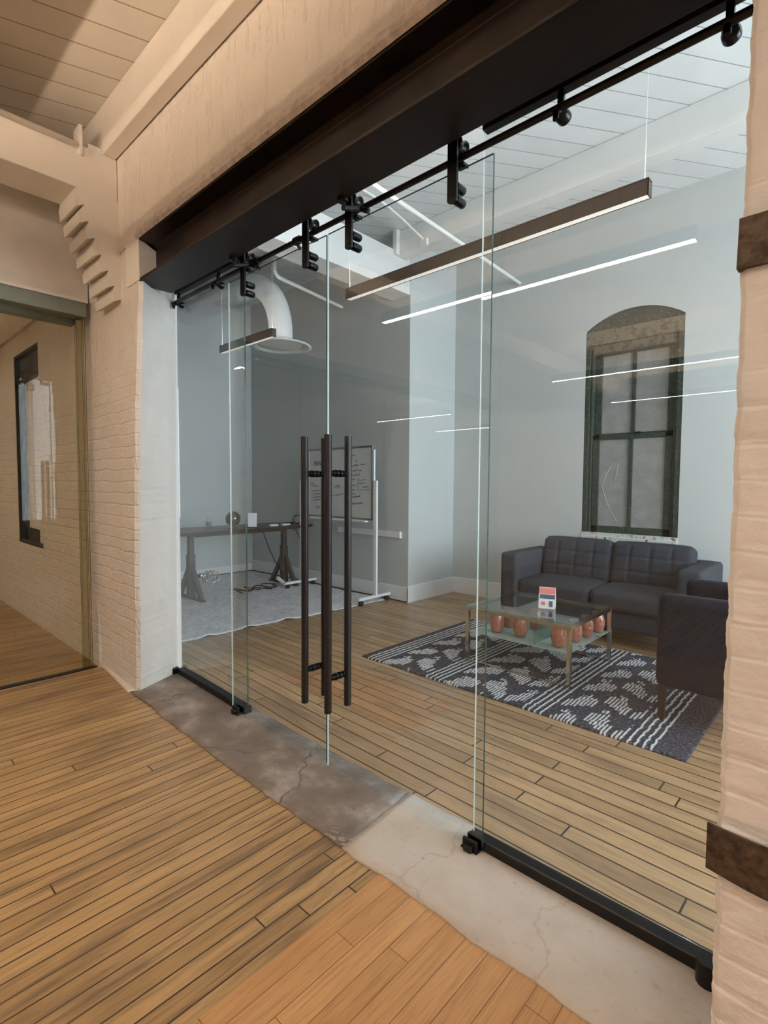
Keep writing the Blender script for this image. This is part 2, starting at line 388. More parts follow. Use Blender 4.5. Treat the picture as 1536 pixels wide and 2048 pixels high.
def empty(name, loc, label=None, cat=None, group=None, rz=0):
    o = bpy.data.objects.new(name, None); COL.objects.link(o); o.location = loc; o.rotation_euler = (0, 0, rz)
    o.empty_display_size = .1
    if label: tag(o, label, cat, group)
    return o
def copy_tree(o, parent=None):
    c = o.copy(); COL.objects.link(c); c.parent = parent
    for ch in list(o.children): copy_tree(ch, c)
    return c
def sstep(a, b, x):
    t = max(0, min(1, (x-a)/(b-a))); return t*t*(3-2*t)
def zf(x, y):
    """the old floor rises a few centimetres towards the left end of the doorway"""
    return .05*sstep(-2.2, -4.0, x)*(1-sstep(1.9, 3.0, y))
def sheet(bm, x0, x1, y0, y1, nx, ny, f, mi=0, th=None):
    g = [[bm.verts.new((x0+(x1-x0)*i/nx, y0+(y1-y0)*j/ny, f(x0+(x1-x0)*i/nx, y0+(y1-y0)*j/ny))) for i in range(nx+1)] for j in range(ny+1)]
    for j in range(ny):
        for i in range(nx):
            q = bm.faces.new((g[j][i], g[j][i+1], g[j+1][i+1], g[j+1][i])); q.material_index = mi; q.smooth = True

HF = 1.45            # hall face of the dividing wall
HB = 1.93            # room face
XL = -12.0; XR = 6.0; YB = -11.0
CH = 4.08            # hall ceiling
CR = 4.65            # room ceiling

# ------------------------------------------------------------------ floors
b = NB(); sheet(b, XL, XR, YB, HF+.04, 90, 60, zf); struct(link('floor', b, MT['hall_floor']), 'worn oak floorboards of the hall')
b = NB(); sheet(b, -1.355, 2.0, -1.4, HF+.02, 12, 12, lambda x, y: .004)
o = link('floor', b, MT['new_floor']); struct(o, 'newer smooth orange floorboards in front of the pale slab')
b = NB(); sheet(b, -8.0, 3.2, HB, 6.17, 90, 40, zf); struct(link('floor', b, MT['room_floor']), 'oak floorboards of the glazed meeting room')

# ------------------------------------------------------------------ threshold stones
def slab(name, x0, x1, seed, skew0, skew1, mat, label, zt):
    b = NB(); n = 60; m = 10; rows = []
    for j in range(m+1):
        t = j/m; row = []
        for i in range(n+1):
            s = i/n
            x = (x0+skew0*(t-.5))*(1-s)+(x1+skew1*(t-.5))*s
            e0 = HF-.005+.012*noise.noise(Vector((x*5, seed, 0)))+.006*noise.noise(Vector((x*21, seed, 3)))
            e1 = HB+.012+.010*noise.noise(Vector((x*6, seed+5, 0)))+.006*noise.noise(Vector((x*25, seed, 9)))
            y = e0+(e1-e0)*t
            if i in (0, n): x += .014*noise.noise(Vector((y*9, seed, 4)))
            z = zf(x, y)+zt+.002*noise.noise(Vector((x*3, y*3, seed)))
            if j in (0, m) or i in (0, n): z -= .003
            row.append(b.verts.new((x, y, z)))
        rows.append(row)
    for j in range(m):
        for i in range(n):
            b.faces.new((rows[j][i], rows[j][i+1], rows[j+1][i+1], rows[j+1][i])).smooth = True
    border = [v for v in rows[0]]+[r[-1] for r in rows[1:]]+rows[-1][-2::-1]+[r[0] for r in rows[-2:0:-1]]
    low = [b.verts.new((v.co.x, v.co.y, v.co.z-.03)) for v in border]
    k = len(border)
    for i in range(k): b.faces.new((border[i], low[i], low[(i+1) % k], border[(i+1) % k]))
    b.faces.new(low[::-1])
    return tag(link(name, b, mat), label, 'stone slab')
slab('threshold_slab', -3.95, -1.598, 1, .0, -.05, MT['slab_dark'], 'dark brown flagstone threshold under the left glass and both door leaves', .010)
slab('threshold_slab', -1.596, .5, 7, -.05, 0, MT['slab_pale'], 'pale beige flagstone threshold in front of the right glass panel', .012)
# floor filler and knocked-off mortar lump between the two slabs
b = NB()
for i in range(16):
    cx = -1.60+random.uniform(-.09, .05); cy = 1.462+random.uniform(-.015, .05); s = random.uniform(.004, .010)
    r = bmesh.ops.create_icosphere(b, subdivisions=2, radius=s)
    for v in r['verts']:
        v.co = Vector((cx+v.co.x*1.5, cy+v.co.y, .012+v.co.z*.22))+Vector((1, 1, 0))*.006*noise.noise(v.co*60)
tag(link('mortar_crumbs', b, MT['mortar'], smooth=True), 'broken mortar crumbs at the hall-side joint of the two slabs', 'mortar', kind='stuff')

# ------------------------------------------------------------------ dividing wall
def xe(z):   # hall-side edge of the left pier: flares outwards near the floor
    P = [(-.1, -3.80), (.05, -3.78), (.7, -3.70), (1.4, -3.67), (2.1, -3.62), (2.84, -3.54), (3.3, -3.53), (5, -3.53)]
    for (a, u), (c, v) in zip(P, P[1:]):
        if a <= z <= c: return u+(v-u)*(z-a)/(c-a)
    return P[-1][1]
def ye(z): return HF+.03*(1-sstep(0, .9, z))
b = NB(); n = 130; H0 = -.05; H1 = 3.145; rings = []
for k in range(n+1):
    z = H0+(H1-H0)*k/n; j = .010*noise.noise(Vector((0, 0, z*7)))+.005*noise.noise(Vector((3, 0, z*31)))
    ring = [(-4.60, ye(z)+.03), (xe(z)-.02+j, ye(z)), (xe(z)+j, ye(z)+.025), (-3.885-.05*(1-z/3.2)+j*.3, 1.86), (-4.02+j*.2, HB), (-8.2, HB), (-8.2, HF+.15)] 
    # core of the wall towards the left partition room
    rings.append([b.verts.new((x, y, z)) for x, y in ring])
for r0, r1 in zip(rings, rings[1:]):
    m_ = len(r0)
    for i in range(m_):
        f = b.faces.new((r0[i], r0[(i+1) % m_], r1[(i+1) % m_], r1[i])); f.material_index = 1 if i in (2, 3) else (2 if i in (4,) else 0)
b.faces.new(rings[0][::-1]); b.faces.new(rings[-1])
wl = link('wall_left', b, [MT['hall_wall'], MT['reveal'], MT['wall']]); struct(wl, 'painted brick pier left of the glass doors')
# lintel wall above the opening and above the pier
b = NB(); box(b, -8.2, 3.0, HF, HB, H1, CR+.1)
struct(link('wall_above', b, MT['hall_wall']), 'rough plastered wall above the steel beam')
# raw plaster lip along the top of the steel beam
b = NB(); n = 160; rings = []
for k in range(n+1):
    x = -3.56+3.9*k/n; a = .007*noise.noise(Vector((x*6, 1, 0)))+.005*noise.noise(Vector((x*27, 4, 0)))
    rings.append([b.verts.new(p) for p in ((x, HF-.002, H1+.062+a*1.6), (x, HF-.018, H1+.014+a), (x, HF-.004, H1-.006), (x, HF+.03, H1+.04))])
for r0, r1 in zip(rings, rings[1:]):
    for i in range(4): b.faces.new((r0[i], r0[(i+1) % 4], r1[(i+1) % 4], r1[i]))
struct(link('trim_1', b, MT['plaster_edge']), 'ragged plaster lip above the steel beam')
# right pier: close to the camera, so its bricks are real relief
b = NB(); x0, x1 = -.232, .62; z1 = 3.145; nx, nzv = 96, 380; course = .083
def relief(x, z):
    zz = z+.010*noise.noise(Vector((x*3, 0, z*3)))+.004*noise.noise(Vector((x*14, 2, z*14)))
    row = math.floor(zz/course); fz = zz/course-row
    xx = x+.006*noise.noise(Vector((x*9, 5, z*9)))+(.11 if row % 2 else 0)+.015*noise.noise(Vector((row*3.7, 0, 0)))
    fx = (xx/.22) % 1.0
    dz = min(fz, 1-fz)*course; dx = min(fx, 1-fx)*.22
    k = 1-sstep(.002, .011, dz); kx = .45*(1-sstep(.002, .009, dx))
    k *= .55+.6*noise.noise(Vector((x*5, 7, z*5)))+.2
    return -.0045*max(k, kx)+.0045*noise.noise(Vector((x*13, 1, z*13)))+.0012*noise.noise(Vector((x*45, 1, z*45)))+.0025*noise.noise(Vector((0, row*1.9, math.floor(xx/.22)*2.3)))
G = []
for k in range(nzv+1):
    z = -.02+(z1+.02)*k/nzv; row = []
    zz = z/course
    ej = .004*noise.noise(Vector((math.floor(zz+.3*noise.noise(Vector((0, 0, z*3))))*2.2, 1, 1)))+.005*noise.noise(Vector((2, 9, z*17)))+.002*noise.noise(Vector((2, 9, z*60)))
    for i in range(nx+1):
        s = i/nx; s = s**1.5; x = x0+(x1-x0)*s
        d = relief(x, z)
        ex = x+ej*(1-sstep(0, .12, s))
        rnd = .012*(1-sstep(0, .014, x-x0))
        row.append(b.verts.new((ex, HF-d+rnd, z)))
    G.append(row)
for k in range(nzv):
    for i in range(nx):
        b.faces.new((G[k][i], G[k][i+1], G[k+1][i+1], G[k+1][i])).smooth = True
prev = [r[0] for r in G]; mid = [b.verts.new((v.co.x+.01, 1.60, v.co.z)) for v in prev]; bk = [b.verts.new((-.20, HB, v.co.z)) for v in prev]
br_ = [b.verts.new((3.2, HB, v.co.z)) for v in (prev[0], prev[-1])]; fr_ = [b.verts.new((x1, HF, v.co.z)) for v in (prev[0], prev[-1])]
for k in range(nzv):
    b.faces.new((mid[k], prev[k], prev[k+1], mid[k+1])); b.faces.new((bk[k], mid[k], mid[k+1], bk[k+1]))
wr = link('wall_right', b, MT['pier']); struct(wr, 'painted brick pier right of the glass doors')
b = NB(); box(b, x1-.004, XR, HF, HB, -.02, H1); box(b, -.19, x1, 1.62, HB, -.02, H1)
struct(link('wall_right', b, MT['hall_wall']))

# black iron strap plates on the right pier
b = NB()
def plate(pts_top, pts_bot, yo, th):
    n_ = len(pts_top); A = []; 
    for (x, z), (x_, z_), y in zip(pts_top, pts_bot, yo):
        A.append([b.verts.new(p) for p in ((x, y, z), (x_, y, z_), (x_, y+th, z_), (x, y+th, z))])
    for r0, r1 in zip(A, A[1:]):
        for i in range(4): b.faces.new((r0[i], r0[(i+1) % 4], r1[(i+1) % 4], r1[i]))
    b.faces.new(A[0][::-1]); b.faces.new(A[-1])
plate([(-.236, 2.157), (0, 2.16), (.35, 2.16)], [(-.238, 2.046), (0, 2.045), (.35, 2.045)], [HF-.016]*3, .03)
tag(link('iron_strap', b, MT['rust']), 'rusty iron strap let into the right brick pier near head height', 'iron plate')
b = NB()
xs = [-.252+.03*i for i in range(22)]
plate([(x, .733+.004*math.sin(x*9)) for x in xs], [(x, .617-.01*math.sin((x+.25)*8)) for x in xs], [HF-.012-.012*math.sin(min(1, (x+.252)/.25)*PI) for x in xs], .008)
tag(link('iron_strap', b, MT['rust']), 'rusty curved iron strap at knee height, sticking out past the right pier edge', 'iron plate')

# ------------------------------------------------------------------ steel beam
b = NB()
prof = [(HF, 2.875), (1.700, 2.875), (1.700, 2.890), (1.585, 2.902), (1.578, 2.915), (1.578, 3.10), (1.60, 3.12), (1.70, 3.13), (1.70, 3.145), (HF, 3.145),
        (HF, 3.130), (1.54, 3.118), (1.562, 3.10), (1.562, 2.920), (1.55, 2.905), (HF, 2.890)]
prism(b, prof, 'X', -3.62, 3.0)
beam = tag(link('steel_beam', b, MT['steel']), 'blackened steel I-beam spanning above the glass doors', 'beam')
bm_ = beam.modifiers.new('b', 'BEVEL'); bm_.width = .003; bm_.segments = 2
# plastered pad filling the web at the beam's left end
b = NB(); prism(b, [(HF-.002, 2.876), (1.56, 2.93), (1.56, 3.09), (HF-.002, 3.143)], 'X', -3.75, -3.535)
struct(link('trim_2', b, MT['reveal']), 'plaster pad at the left end of the steel beam')

# ------------------------------------------------------------------ rest of the shell
WI = .12
b = NB(); box(b, -8.2, -4.36, 5.17, 6.5, -.02, CR+.1)
struct(link('wall_back', b, MT['wall']), 'grey white wall behind the whiteboard')
# window wall with an opening
wx0, wx1, wz0 = -2.49, -1.455, .93; wzs, wza = 3.36, 3.53
b = NB()
def arch(n=14):
    c = (wx0+wx1)/2; h = wza-wzs; a = (wx1-wx0)/2; R = (a*a+h*h)/(2*h); out = []
    t0 = math.asin(a/R)
    for i in range(n+1):
        t = -t0+2*t0*i/n; out.append((c+R*math.sin(t), wza-R+R*math.cos(t)))
    return out
box(b, -4.37, wx0, 6.17, 6.5, -.02, CR+.1); box(b, wx1, 3.4, 6.17, 6.5, -.02, CR+.1); box(b, wx0, wx1, 6.17, 6.5, -.02, wz0)
prism(b, [(x, z) for x, z in arch()]+[(wx1, CR+.1), (wx0, CR+.1)], 'Y', 6.17, 6.5)
struct(link('wall_far', b, MT['wall']), 'white wall with the arched old window')
b = NB(); box(b, -8.3, -8.0, HB, 6.5, -.02, CR+.1); struct(link('wall_left', b, MT['wall']), 'end wall behind the desk')
# right wall of the room with a big opening for daylight
b = NB(); box(b, 3.2, 3.4, HB, 2.3, 0, CR+.1); box(b, 3.2, 3.4, 5.8, 6.5, 0, CR+.1); box(b, 3.2, 3.4, 2.3, 5.8, 0, .7); box(b, 3.2, 3.4, 2.3, 5.8, 3.7, CR+.1)
struct(link('wall_right', b, MT['wall']))
b = NB(); box(b, -8.3, 3.4, HB, 6.5, CR, CR+.15); struct(link('ceiling', b, MT['room_ceiling']), 'white painted board deck over the meeting room')
b = NB(); box(b, XL-.2, XR+.2, YB-.2, HF, CH, CH+.15); struct(link('ceiling', b, MT['hall_ceiling']), 'painted board deck over the hall')
b = NB(); box(b, XL-.2, XL, YB, HF+.3, 0, CH+.1); struct(link('wall_left', b, MT['hallplain']))
b = NB(); box(b, XL-.2, XR+.2, YB-.2, YB, 0, CH+.1); struct(link('wall_back', b, MT['hallplain']))
b = NB(); box(b, XR, XR+.2, YB, -7.5, 0, CH+.1); box(b, XR, XR+.2, -1.5, HF, 0, CH+.1); box(b, XR, XR+.2, -7.5, -1.5, 0, .7); box(b, XR, XR+.2, -7.5, -1.5, 3.7, CH+.1)
struct(link('wall_right', b, MT['hallplain']))
# brick wall seen through the left partition, with its window opening
b = NB(); lx0, lx1, lz0, lz1 = -7.02, -6.07, .89, 2.94; LY = 1.485
box(b, XL, lx0, LY, HB, -.02, CH); box(b, lx1, -4.55, LY, HB, -.02, H1); box(b, lx0, lx1, LY, HB, -.02, lz0); box(b, lx0, lx1, LY, HB, lz1, CH); box(b, lx1, -8.2+.01, LY, HB, H1, CH) if False else None
box(b, lx1, -4.55, LY-.001, HB, H1, CH)
struct(link('wall_front', b, MT['hall_wall']), 'painted brick wall seen through the left glass partition')

# baseboards
b = NB(); box(b, -8.0, -4.34, 5.145, 5.17, .015, .20, .004); box(b, -4.36, -4.335, 5.145, 6.17, 0, .22, .004)
struct(link('baseboard_back', b, MT['base']))
b = NB(); box(b, -4.34, 3.2, 6.145, 6.17, 0, .225, .004); struct(link('baseboard_far', b, MT['base']))
b = NB(); box(b, -8.0, -7.975, HB, 5.17, .015, .14, .004); struct(link('baseboard_left', b, MT['base']))
b = NB(); box(b, -7.985, -4.38, 5.150, 5.168, .001, .016); box(b, -7.998, -7.98, HB, 5.17, .001, .016); struct(link('shade_strip', b, MT['gap']), 'dark strip standing in for the shade under the skirting')
b = NB()
prism(b, [(-4.60, HF+.055), (-3.83, HF-.02), (-3.79, HF+.03), (-4.60, HF+.10)], 'Z', .0, .065)
struct(link('baseboard_front', b, MT['hall_wall']), 'low plaster plinth at the foot of the left brick pier')

# ------------------------------------------------------------------ timber beams
def tbeam(name, x0, x1, y0, y1, z0, z1, mat, label, jit=.003):
    b = NB(); along = 0 if (x1-x0) > (y1-y0) else 1; n = 40; R_ = []
    for k in range(n+1):
        t = k/n
        if along == 0:
            X = x0+(x1-x0)*t; j = jit*noise.noise(Vector((X*2, y0, z0)))
            q = [(X, y0+j, z0+j), (X, y1+j, z0-j), (X, y1, z1), (X, y0-j, z1)]
        else:
            Y = y0+(y1-y0)*t; j = jit*noise.noise(Vector((x0, Y*2, z0)))
            q = [(x0+j, Y, z0+j), (x1+j, Y, z0-j), (x1, Y, z1), (x0-j, Y, z1)]
        R_.append([b.verts.new(p) for p in q])
    for r0, r1 in zip(R_, R_[1:]):
        for i in range(4): b.faces.new((r0[i], r0[(i+1) % 4], r1[(i+1) % 4], r1[i]))
    b.faces.new(R_[0][::-1]); b.faces.new(R_[-1])
    o = link(name, b, mat); tag(o, label, 'beam')
    m = o.modifiers.new('b', 'BEVEL'); m.width = .006; m.segments = 2; m.limit_method = 'ANGLE'
    return o
tbeam('ceiling_joist', -11.9, 5.9, 1.355, 1.442, 3.765, CH-.002, MT['timber'], 'white painted joist running along the wall top above the doors')
tb = tbeam('timber_girder', -4.20, -3.87, -10.9, 1.448, 3.485, 3.765, MT['timber'], 'big white painted girder at the upper left resting on the corbel')
for k, yy in enumerate((.47, -1.55, -4.95, -7.6)):
    tbeam('ceiling_joist', -11.9, 5.9, yy-.045, yy+.045, 3.767, CH-.002, MT['timber'], 'white painted hall joist behind the viewer, row %s from the doors' % ('first', 'second', 'third', 'fourth')[k]) 
b = NB(); bar(b, (-4.02, 1.15, 3.80), (-4.02, 1.24, 3.80), .10, .07)
box(b, -3.98, -3.86, 1.205, 1.222, 3.70, 3.86)
b2 = NB(); tube(b2, [(-3.855, -4, 3.722), (-3.855, 1.205, 3.745)], .019, 12)
cp = link('conduit', b2, MT['timber'], smooth=True); tag(cp, 'thin painted conduit clipped along the upper left girder', 'conduit')
b.free()
b = NB(); box(b, -3.95, -3.84, 1.205, 1.225, 3.69, 3.875); tag(link('conduit_end_plate', b, MT['timber']), 'small painted plate at the end of the conduit on the girder', 'bracket')
# tie-rod ledge over girder
b = NB(); box(b, -4.2, -3.88, 1.27, 1.353, 3.767, 3.80); tag(link('packing_block', b, MT['timber']), 'small painted packing block where girder meets joist', 'block')

# stepped brick corbel under the girder
b = NB(); steps = [(1.185, 3.487, 3.36), (1.21, 3.36, 3.262), (1.245, 3.262, 3.165), (1.285, 3.165, 3.07), (1.325, 3.07, 2.975), (1.365, 2.975, 2.885), (1.405, 2.885, 2.80)]
pf = []
for i, (y, zt, zb) in enumerate(steps):
    if not i: pf.append((y+.004, zt))
    pf += [(y-.006, (zt+zb)/2+.02), (y, zb+.004), (y+.052, zb+.030)]
    if i < len(steps)-1: pf.append((steps[i+1][0]+.002, zb-.008))
pf += [(HF+.02, 2.80), (HF+.02, 3.487)]
prism(b, pf, 'X', -4.205, -3.872)
tag(link('brick_corbel', b, MT['timber']), 'stepped brick corbel painted white, carrying the upper left girder', 'corbel')

# room beams
tbeam('ceiling_joist', -4.40, 3.2, 4.90, 5.07, 4.36, CR-.002, MT['roomtimber'], 'white painted joist crossing the meeting room above the pendant')
tbeam('ceiling_joist', -4.40, 3.2, 2.75, 2.92, 4.36, CR-.002, MT['roomtimber'], 'white painted room joist nearest the glass doors')
tbeam('timber_girder', -4.68, -4.36, HB, 5.168, 3.96, 4.43, MT['roomtimber'], 'white boxed girder over the meeting room running back to the corner')
tbeam('ceiling_joist', -7.99, -4.70, 4.2, 4.34, 4.40, CR-.002, MT['roomtimber'], 'grey white joist in the left bay above the duct')
b = NB(); box(b, -4.37, -4.31, 4.84, 4.90, 4.36, CR); tag(link('hanger_post', b, MT['white']), 'short white post where girder meets joist', 'post')
b = NB(); box(b, -7.95, -4.7, HB+.02, 3.5, 4.60, 4.63); tag(link('ceiling_panel', b, MT['roomtimber']), 'flat ceiling panel over the desk bay', 'panel')

# ------------------------------------------------------------------ left partition
PX = -4.55
pt = empty('glass_partition', (PX, 1.45, 0), 'frameless glass partition with grey green header at the left edge', 'partition')
def loc_link(name, b, mat, parent, **k):
    o = link(name, b, mat, parent, **k); o.matrix_parent_inverse = Matrix.Translation(-parent.location) if parent.rotation_euler.z == 0 else parent.matrix_world.inverted(); return o
def glasspane(b, x0, x1, y0, y1, z0, z1, edges=()):
    box(b, x0, x1, y0, y1, z0, z1)
def gp(name, x0, x1, y0, y1, z0, z1, mats, parent, em):
    """pane with edge faces using other materials: em = dict face-dir -> material index"""
    b = NB(); box(b, x0, x1, y0, y1, z0, z1)
    b.normal_update()
    for f in b.faces:
        n_ = f.normal
        for d, mi in em.items():
            if n_.dot(Vector(d)) > .9: f.material_index = mi
    return loc_link(name, b, mats, parent)
for k in range(4):
    y1 = 1.435-.0*k-k*1.35; y0 = y1-1.34
    gp('pane', PX-.006, PX+.006, y0, y1, .03, 2.84, [MT['glass2'], MT['edge']], pt, {(0, 1, 0): 1, (0, -1, 0): 1})
for k in range(2):
    gp('pane', PX-.045-.035*k, PX-.034-.035*k, 1.385, 1.435, .03, 2.84, [MT['glass2'], MT['edge']], pt, {(0, 1, 0): 1, (0, -1, 0): 1})
b = NB(); box(b, PX-.10, PX+.03, -3.95, 1.44, 2.84, 2.945, .003); box(b, PX-.20, PX-.10, -3.95, 1.40, 2.80, 2.93, .003); loc_link('header_channel', b, MT['greenmetal'], pt)
b = NB(); box(b, PX-.03, PX+.025, -3.95, 1.46, 0.02, .058); loc_link('bottom_track', b, MT['black'], pt)
b = NB(); box(b, PX-.12, PX-.02, -10.9, HF+.02, 2.965, CH); struct(link('wall_left', b, MT['hallplain']), 'plain plaster wall above the left glass partition')
b = NB(); box(b, PX-.12, PX+.045, -10.9, HF-.002, 2.945, 2.968); struct(link('trim_4', b, MT['timber']))
b = NB(); box(b, PX-.10, PX-.02, -10.9, -3.95, 0, 2.965); struct(link('wall_left', b, MT['hallplain']))

# window in the brick wall behind the partition
wn = struct(empty('window_1', (lx0, 1.6, lz0)), 'tall narrow dark framed window behind the left partition')
b = NB()
for a in ((lx0, lx0+.16, 1.54, 1.70, lz0, lz1), (lx1-.13, lx1, 1.54, 1.70, lz0, lz1), (lx0, lx1, 1.54, 1.70, lz0, lz0+.16), (lx0, lx1, 1.53, 1.70, lz1-.30, lz1),
          (lx0, lx1, 1.57, 1.70, 1.92, 2.08), (lx0+.42, lx0+.55, 1.58, 1.70, lz0, 1.95), (lx0+.22, lx0+.27, 1.57, 1.70, lz0, lz1)): box(b, *a, bev=.006)
loc_link('window_frame', b, MT['brownframe'], wn)
b = NB(); box(b, lx0+.1, lx1-.1, 1.68, 1.69, lz0+.1, lz1-.2); loc_link('pane', b, MT['palepane'], wn)
b = NB(); box(b, lx0, lx1, LY, 1.56, lz0-.01, lz0+.02); box(b, lx0-.005, lx0+.02, LY+.005, 1.6, lz0, lz1); box(b, lx1-.02, lx1+.005, LY+.005, 1.6, lz0, lz1); box(b, lx0, lx1, LY+.005, 1.6, lz1-.03, lz1+.005)
loc_link('window_lining', b, MT['brownframe'], wn)

# ------------------------------------------------------------------ arched window on the far wall
wn = struct(empty('window_2', (wx0, 6.17, wz0)), 'arched old sash window with peeling dark green frame and cracked pane')
b = NB(); A = arch(); Y0, Y1 = 6.20, 6.34
zc = 3.27
prism(b, A+[(wx1, wzs-.13), (wx0, wzs-.13)], 'Y', 6.19, 6.33); loc_link('arch_board', b, MT['green'], wn)
b = NB(); box(b, wx0, wx1, 6.172, 6.30, 3.18, 3.34, .004); box(b, wx0+.05, wx1-.05, 6.20, 6.30, 3.08, 3.18, .004); loc_link('head_board', b, MT['lintelwood'], wn)
b = NB()
for (a, c) in ((wx0, wx0+.055), (wx1-.055, wx1)): box(b, a, c, 6.175, 6.34, wz0, 3.34, .004)
for (a, c) in ((wx0+.06, wx0+.085), (wx1-.085, wx1-.06)): box(b, a, c, 6.20, 6.34, wz0, 3.18, .004)
loc_link('window_frame', b, MT['green'], wn)
def sash(name, z0, z1, y, top, bot):
    b = NB(); a, c = wx0+.09, wx1-.09; mx = (a+c)/2
    box(b, a, a+.075, y, y+.04, z0, z1, .004); box(b, c-.075, c, y, y+.04, z0, z1, .004)
    box(b, a, c, y, y+.04, z1-top, z1, .004); box(b, a, c, y, y+.04, z0, z0+bot, .004); box(b, mx-.02, mx+.02, y-.002, y+.04, z0, z1, .004)
    s = loc_link(name, b, MT['green'], wn); 
    for q, (p0, p1) in enumerate(((a+.07, mx-.015), (mx+.015, c-.07))):
        b = NB(); box(b, p0, p1, y+.02, y+.026, z0+bot*.7, z1-top*.7); loc_link('pane', b, MT['dusty'], wn)
    return s
sash('upper_sash', 2.10, 3.12, 6.27, .06, .06)
sash('lower_sash', .98, 2.14, 6.225, .055, .10)
b = NB(); box(b, wx0-.0, wx1, 6.15, 6.25, wz0-.03, wz0+.03, .005); box(b, wx0, wx1, 6.165, 6.22, wz0+.0, wz0+.07, .004); loc_link('window_sill', b, MT['sillpaint'], wn)
b = NB()
cx_ = wx0+.09
for P_ in ([(cx_+.29, 1.82), (cx_+.27, 1.68), (cx_+.245, 1.55)], [(cx_+.21, 1.78), (cx_+.155, 1.68), (cx_+.11, 1.55), (cx_+.155, 1.40), (cx_+.20, 1.29), (cx_+.29, 1.13)], [(cx_+.155, 1.68), (cx_+.12, 1.72), (cx_+.09, 1.64)]):
    tube(b, [(x, 6.243, z) for x, z in P_], .0022, 5)
loc_link('glass_crack', b, MT['litedge'], wn)
b = NB(); box(b, wx0+.56, wx0+.62, 6.20, 6.225, 2.14, 2.16, .004); loc_link('sash_lock', b, MT['black'], wn)

# right-hand windows letting in the daylight (outside the frame)
for wi, (X, ya, yb, n_) in enumerate(((3.3, 2.3, 5.8, 3), (XR+.1, -7.5, -1.5, 5))):
    wn = struct(empty('window_%d' % (wi+3), (X, ya, .7)))
    b = NB(); box(b, X-.04, X+.04, ya, yb, .7, .78); box(b, X-.04, X+.04, ya, yb, 3.62, 3.7)
    for k in range(n_+1):
        y = ya+(yb-ya)*k/n_; box(b, X-.04, X+.04, y-.03, y+.03, .7, 3.7)
    loc_link('window_frame', b, MT['base'], wn)

# ------------------------------------------------------------------ glass front: fixed panels
def fixed(name, x0, x1, label, em):
    t = empty(name, (x0, 1.86, 0), label, 'glass panel')
    zb = zf((x0+x1)/2, 1.86)
    gp('pane', x0, x1, 1.855, 1.865, .03+zb, 2.972, [MT['glass'], MT['edge'], MT['litedge']], t, em)
    b = NB(); box(b, x0+.0, x1, 1.842, 1.882, 2.968, 3.15, .002); loc_link('header_channel', b, MT['steel'], t)
    b = NB()
    R_ = []
    for k in range(17):
        a = x0-.01+(x1-x0+.01)*k/16; z0 = zf(a, 1.86)
        R_.append([b.verts.new(p) for p in ((a, 1.832, z0+.008), (a, 1.832, z0+.052), (a, 1.836, z0+.056), (a, 1.884, z0+.056), (a, 1.888, z0+.052), (a, 1.888, z0+.008))])
    for q0, q1 in zip(R_, R_[1:]):
        for i in range(6): b.faces.new((q0[i], q0[(i+1) % 6], q1[(i+1) % 6], q1[i]))
    b.faces.new(R_[0][::-1]); b.faces.new(R_[-1])
    loc_link('bottom_channel', b, MT['black'], t)
    return t
fl_ = fixed('glass_panel', -3.875, -2.945, 'narrow fixed glass pane left of the sliding leaves', {(1, 0, 0): 1})
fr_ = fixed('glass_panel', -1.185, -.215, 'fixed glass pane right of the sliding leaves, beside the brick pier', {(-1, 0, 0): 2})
for p, xx in ((fl_, (-3.80, -3.23)), (fr_, (-.855, -.345))):
    for x in xx:
        b = NB(); big = p is fr_
        R_ = .026 if big else .024
        tube(b, [(x, 1.822, 2.886), (x, 1.836, 2.880), (x, 1.852, 2.878), (x, 1.872, 2.878)], .02, 20, radii=[.010, R_*.8, R_, R_])
        tube(b, [(x, 1.80, 2.865), (x, 1.80, 2.838)], .011, 12)
        box(b, x-.011, x+.011, 1.83, 1.85, 2.88, 2.96, .002)
        tube(b, [(x, 1.800, 2.866), (x, 1.83, 2.884)], .013, 12)
        loc_link('glass_clamp', b, MT['knob'], p, smooth=True, autos=40)
# rounded end stop at the right, left end block, and the two floor guides
b = NB(); tube(b, [(-.30, 1.815, .006), (-.30, 1.815, .085)], .034, 20); box(b, -.30, -.24, 1.785, 1.845, .01, .075, .004); tag(link('end_stop', b, MT['black'], smooth=True, autos=40), 'rounded black stop at the foot of the right brick pier', 'door stop')
b = NB(); z_ = .055; box(b, -3.97, -3.90, 1.795, 1.850, z_+.0, z_+.055, .008); tag(link('end_stop', b, MT['black']), 'small black block at the left foot of the glass front', 'door stop')
for x, l_ in ((-3.00, 'black floor guide where the left leaf overlaps the fixed pane'), (-1.165, 'black floor guide at the bottom right corner of the right leaf')):
    b = NB(); z_ = zf(x, 1.82)+.012
    box(b, x-.035, x+.035, 1.795, 1.810, z_, z_+.045, .003); box(b, x-.035, x+.035, 1.832, 1.85, z_, z_+.045, .003); box(b, x-.04, x+.04, 1.79, 1.85, z_-.004, z_+.008, .002); box(b, x-.02, x+.02, 1.775, 1.80, z_, z_+.03, .006)
    tag(link('floor_guide', b, MT['black']), l_, 'door guide')

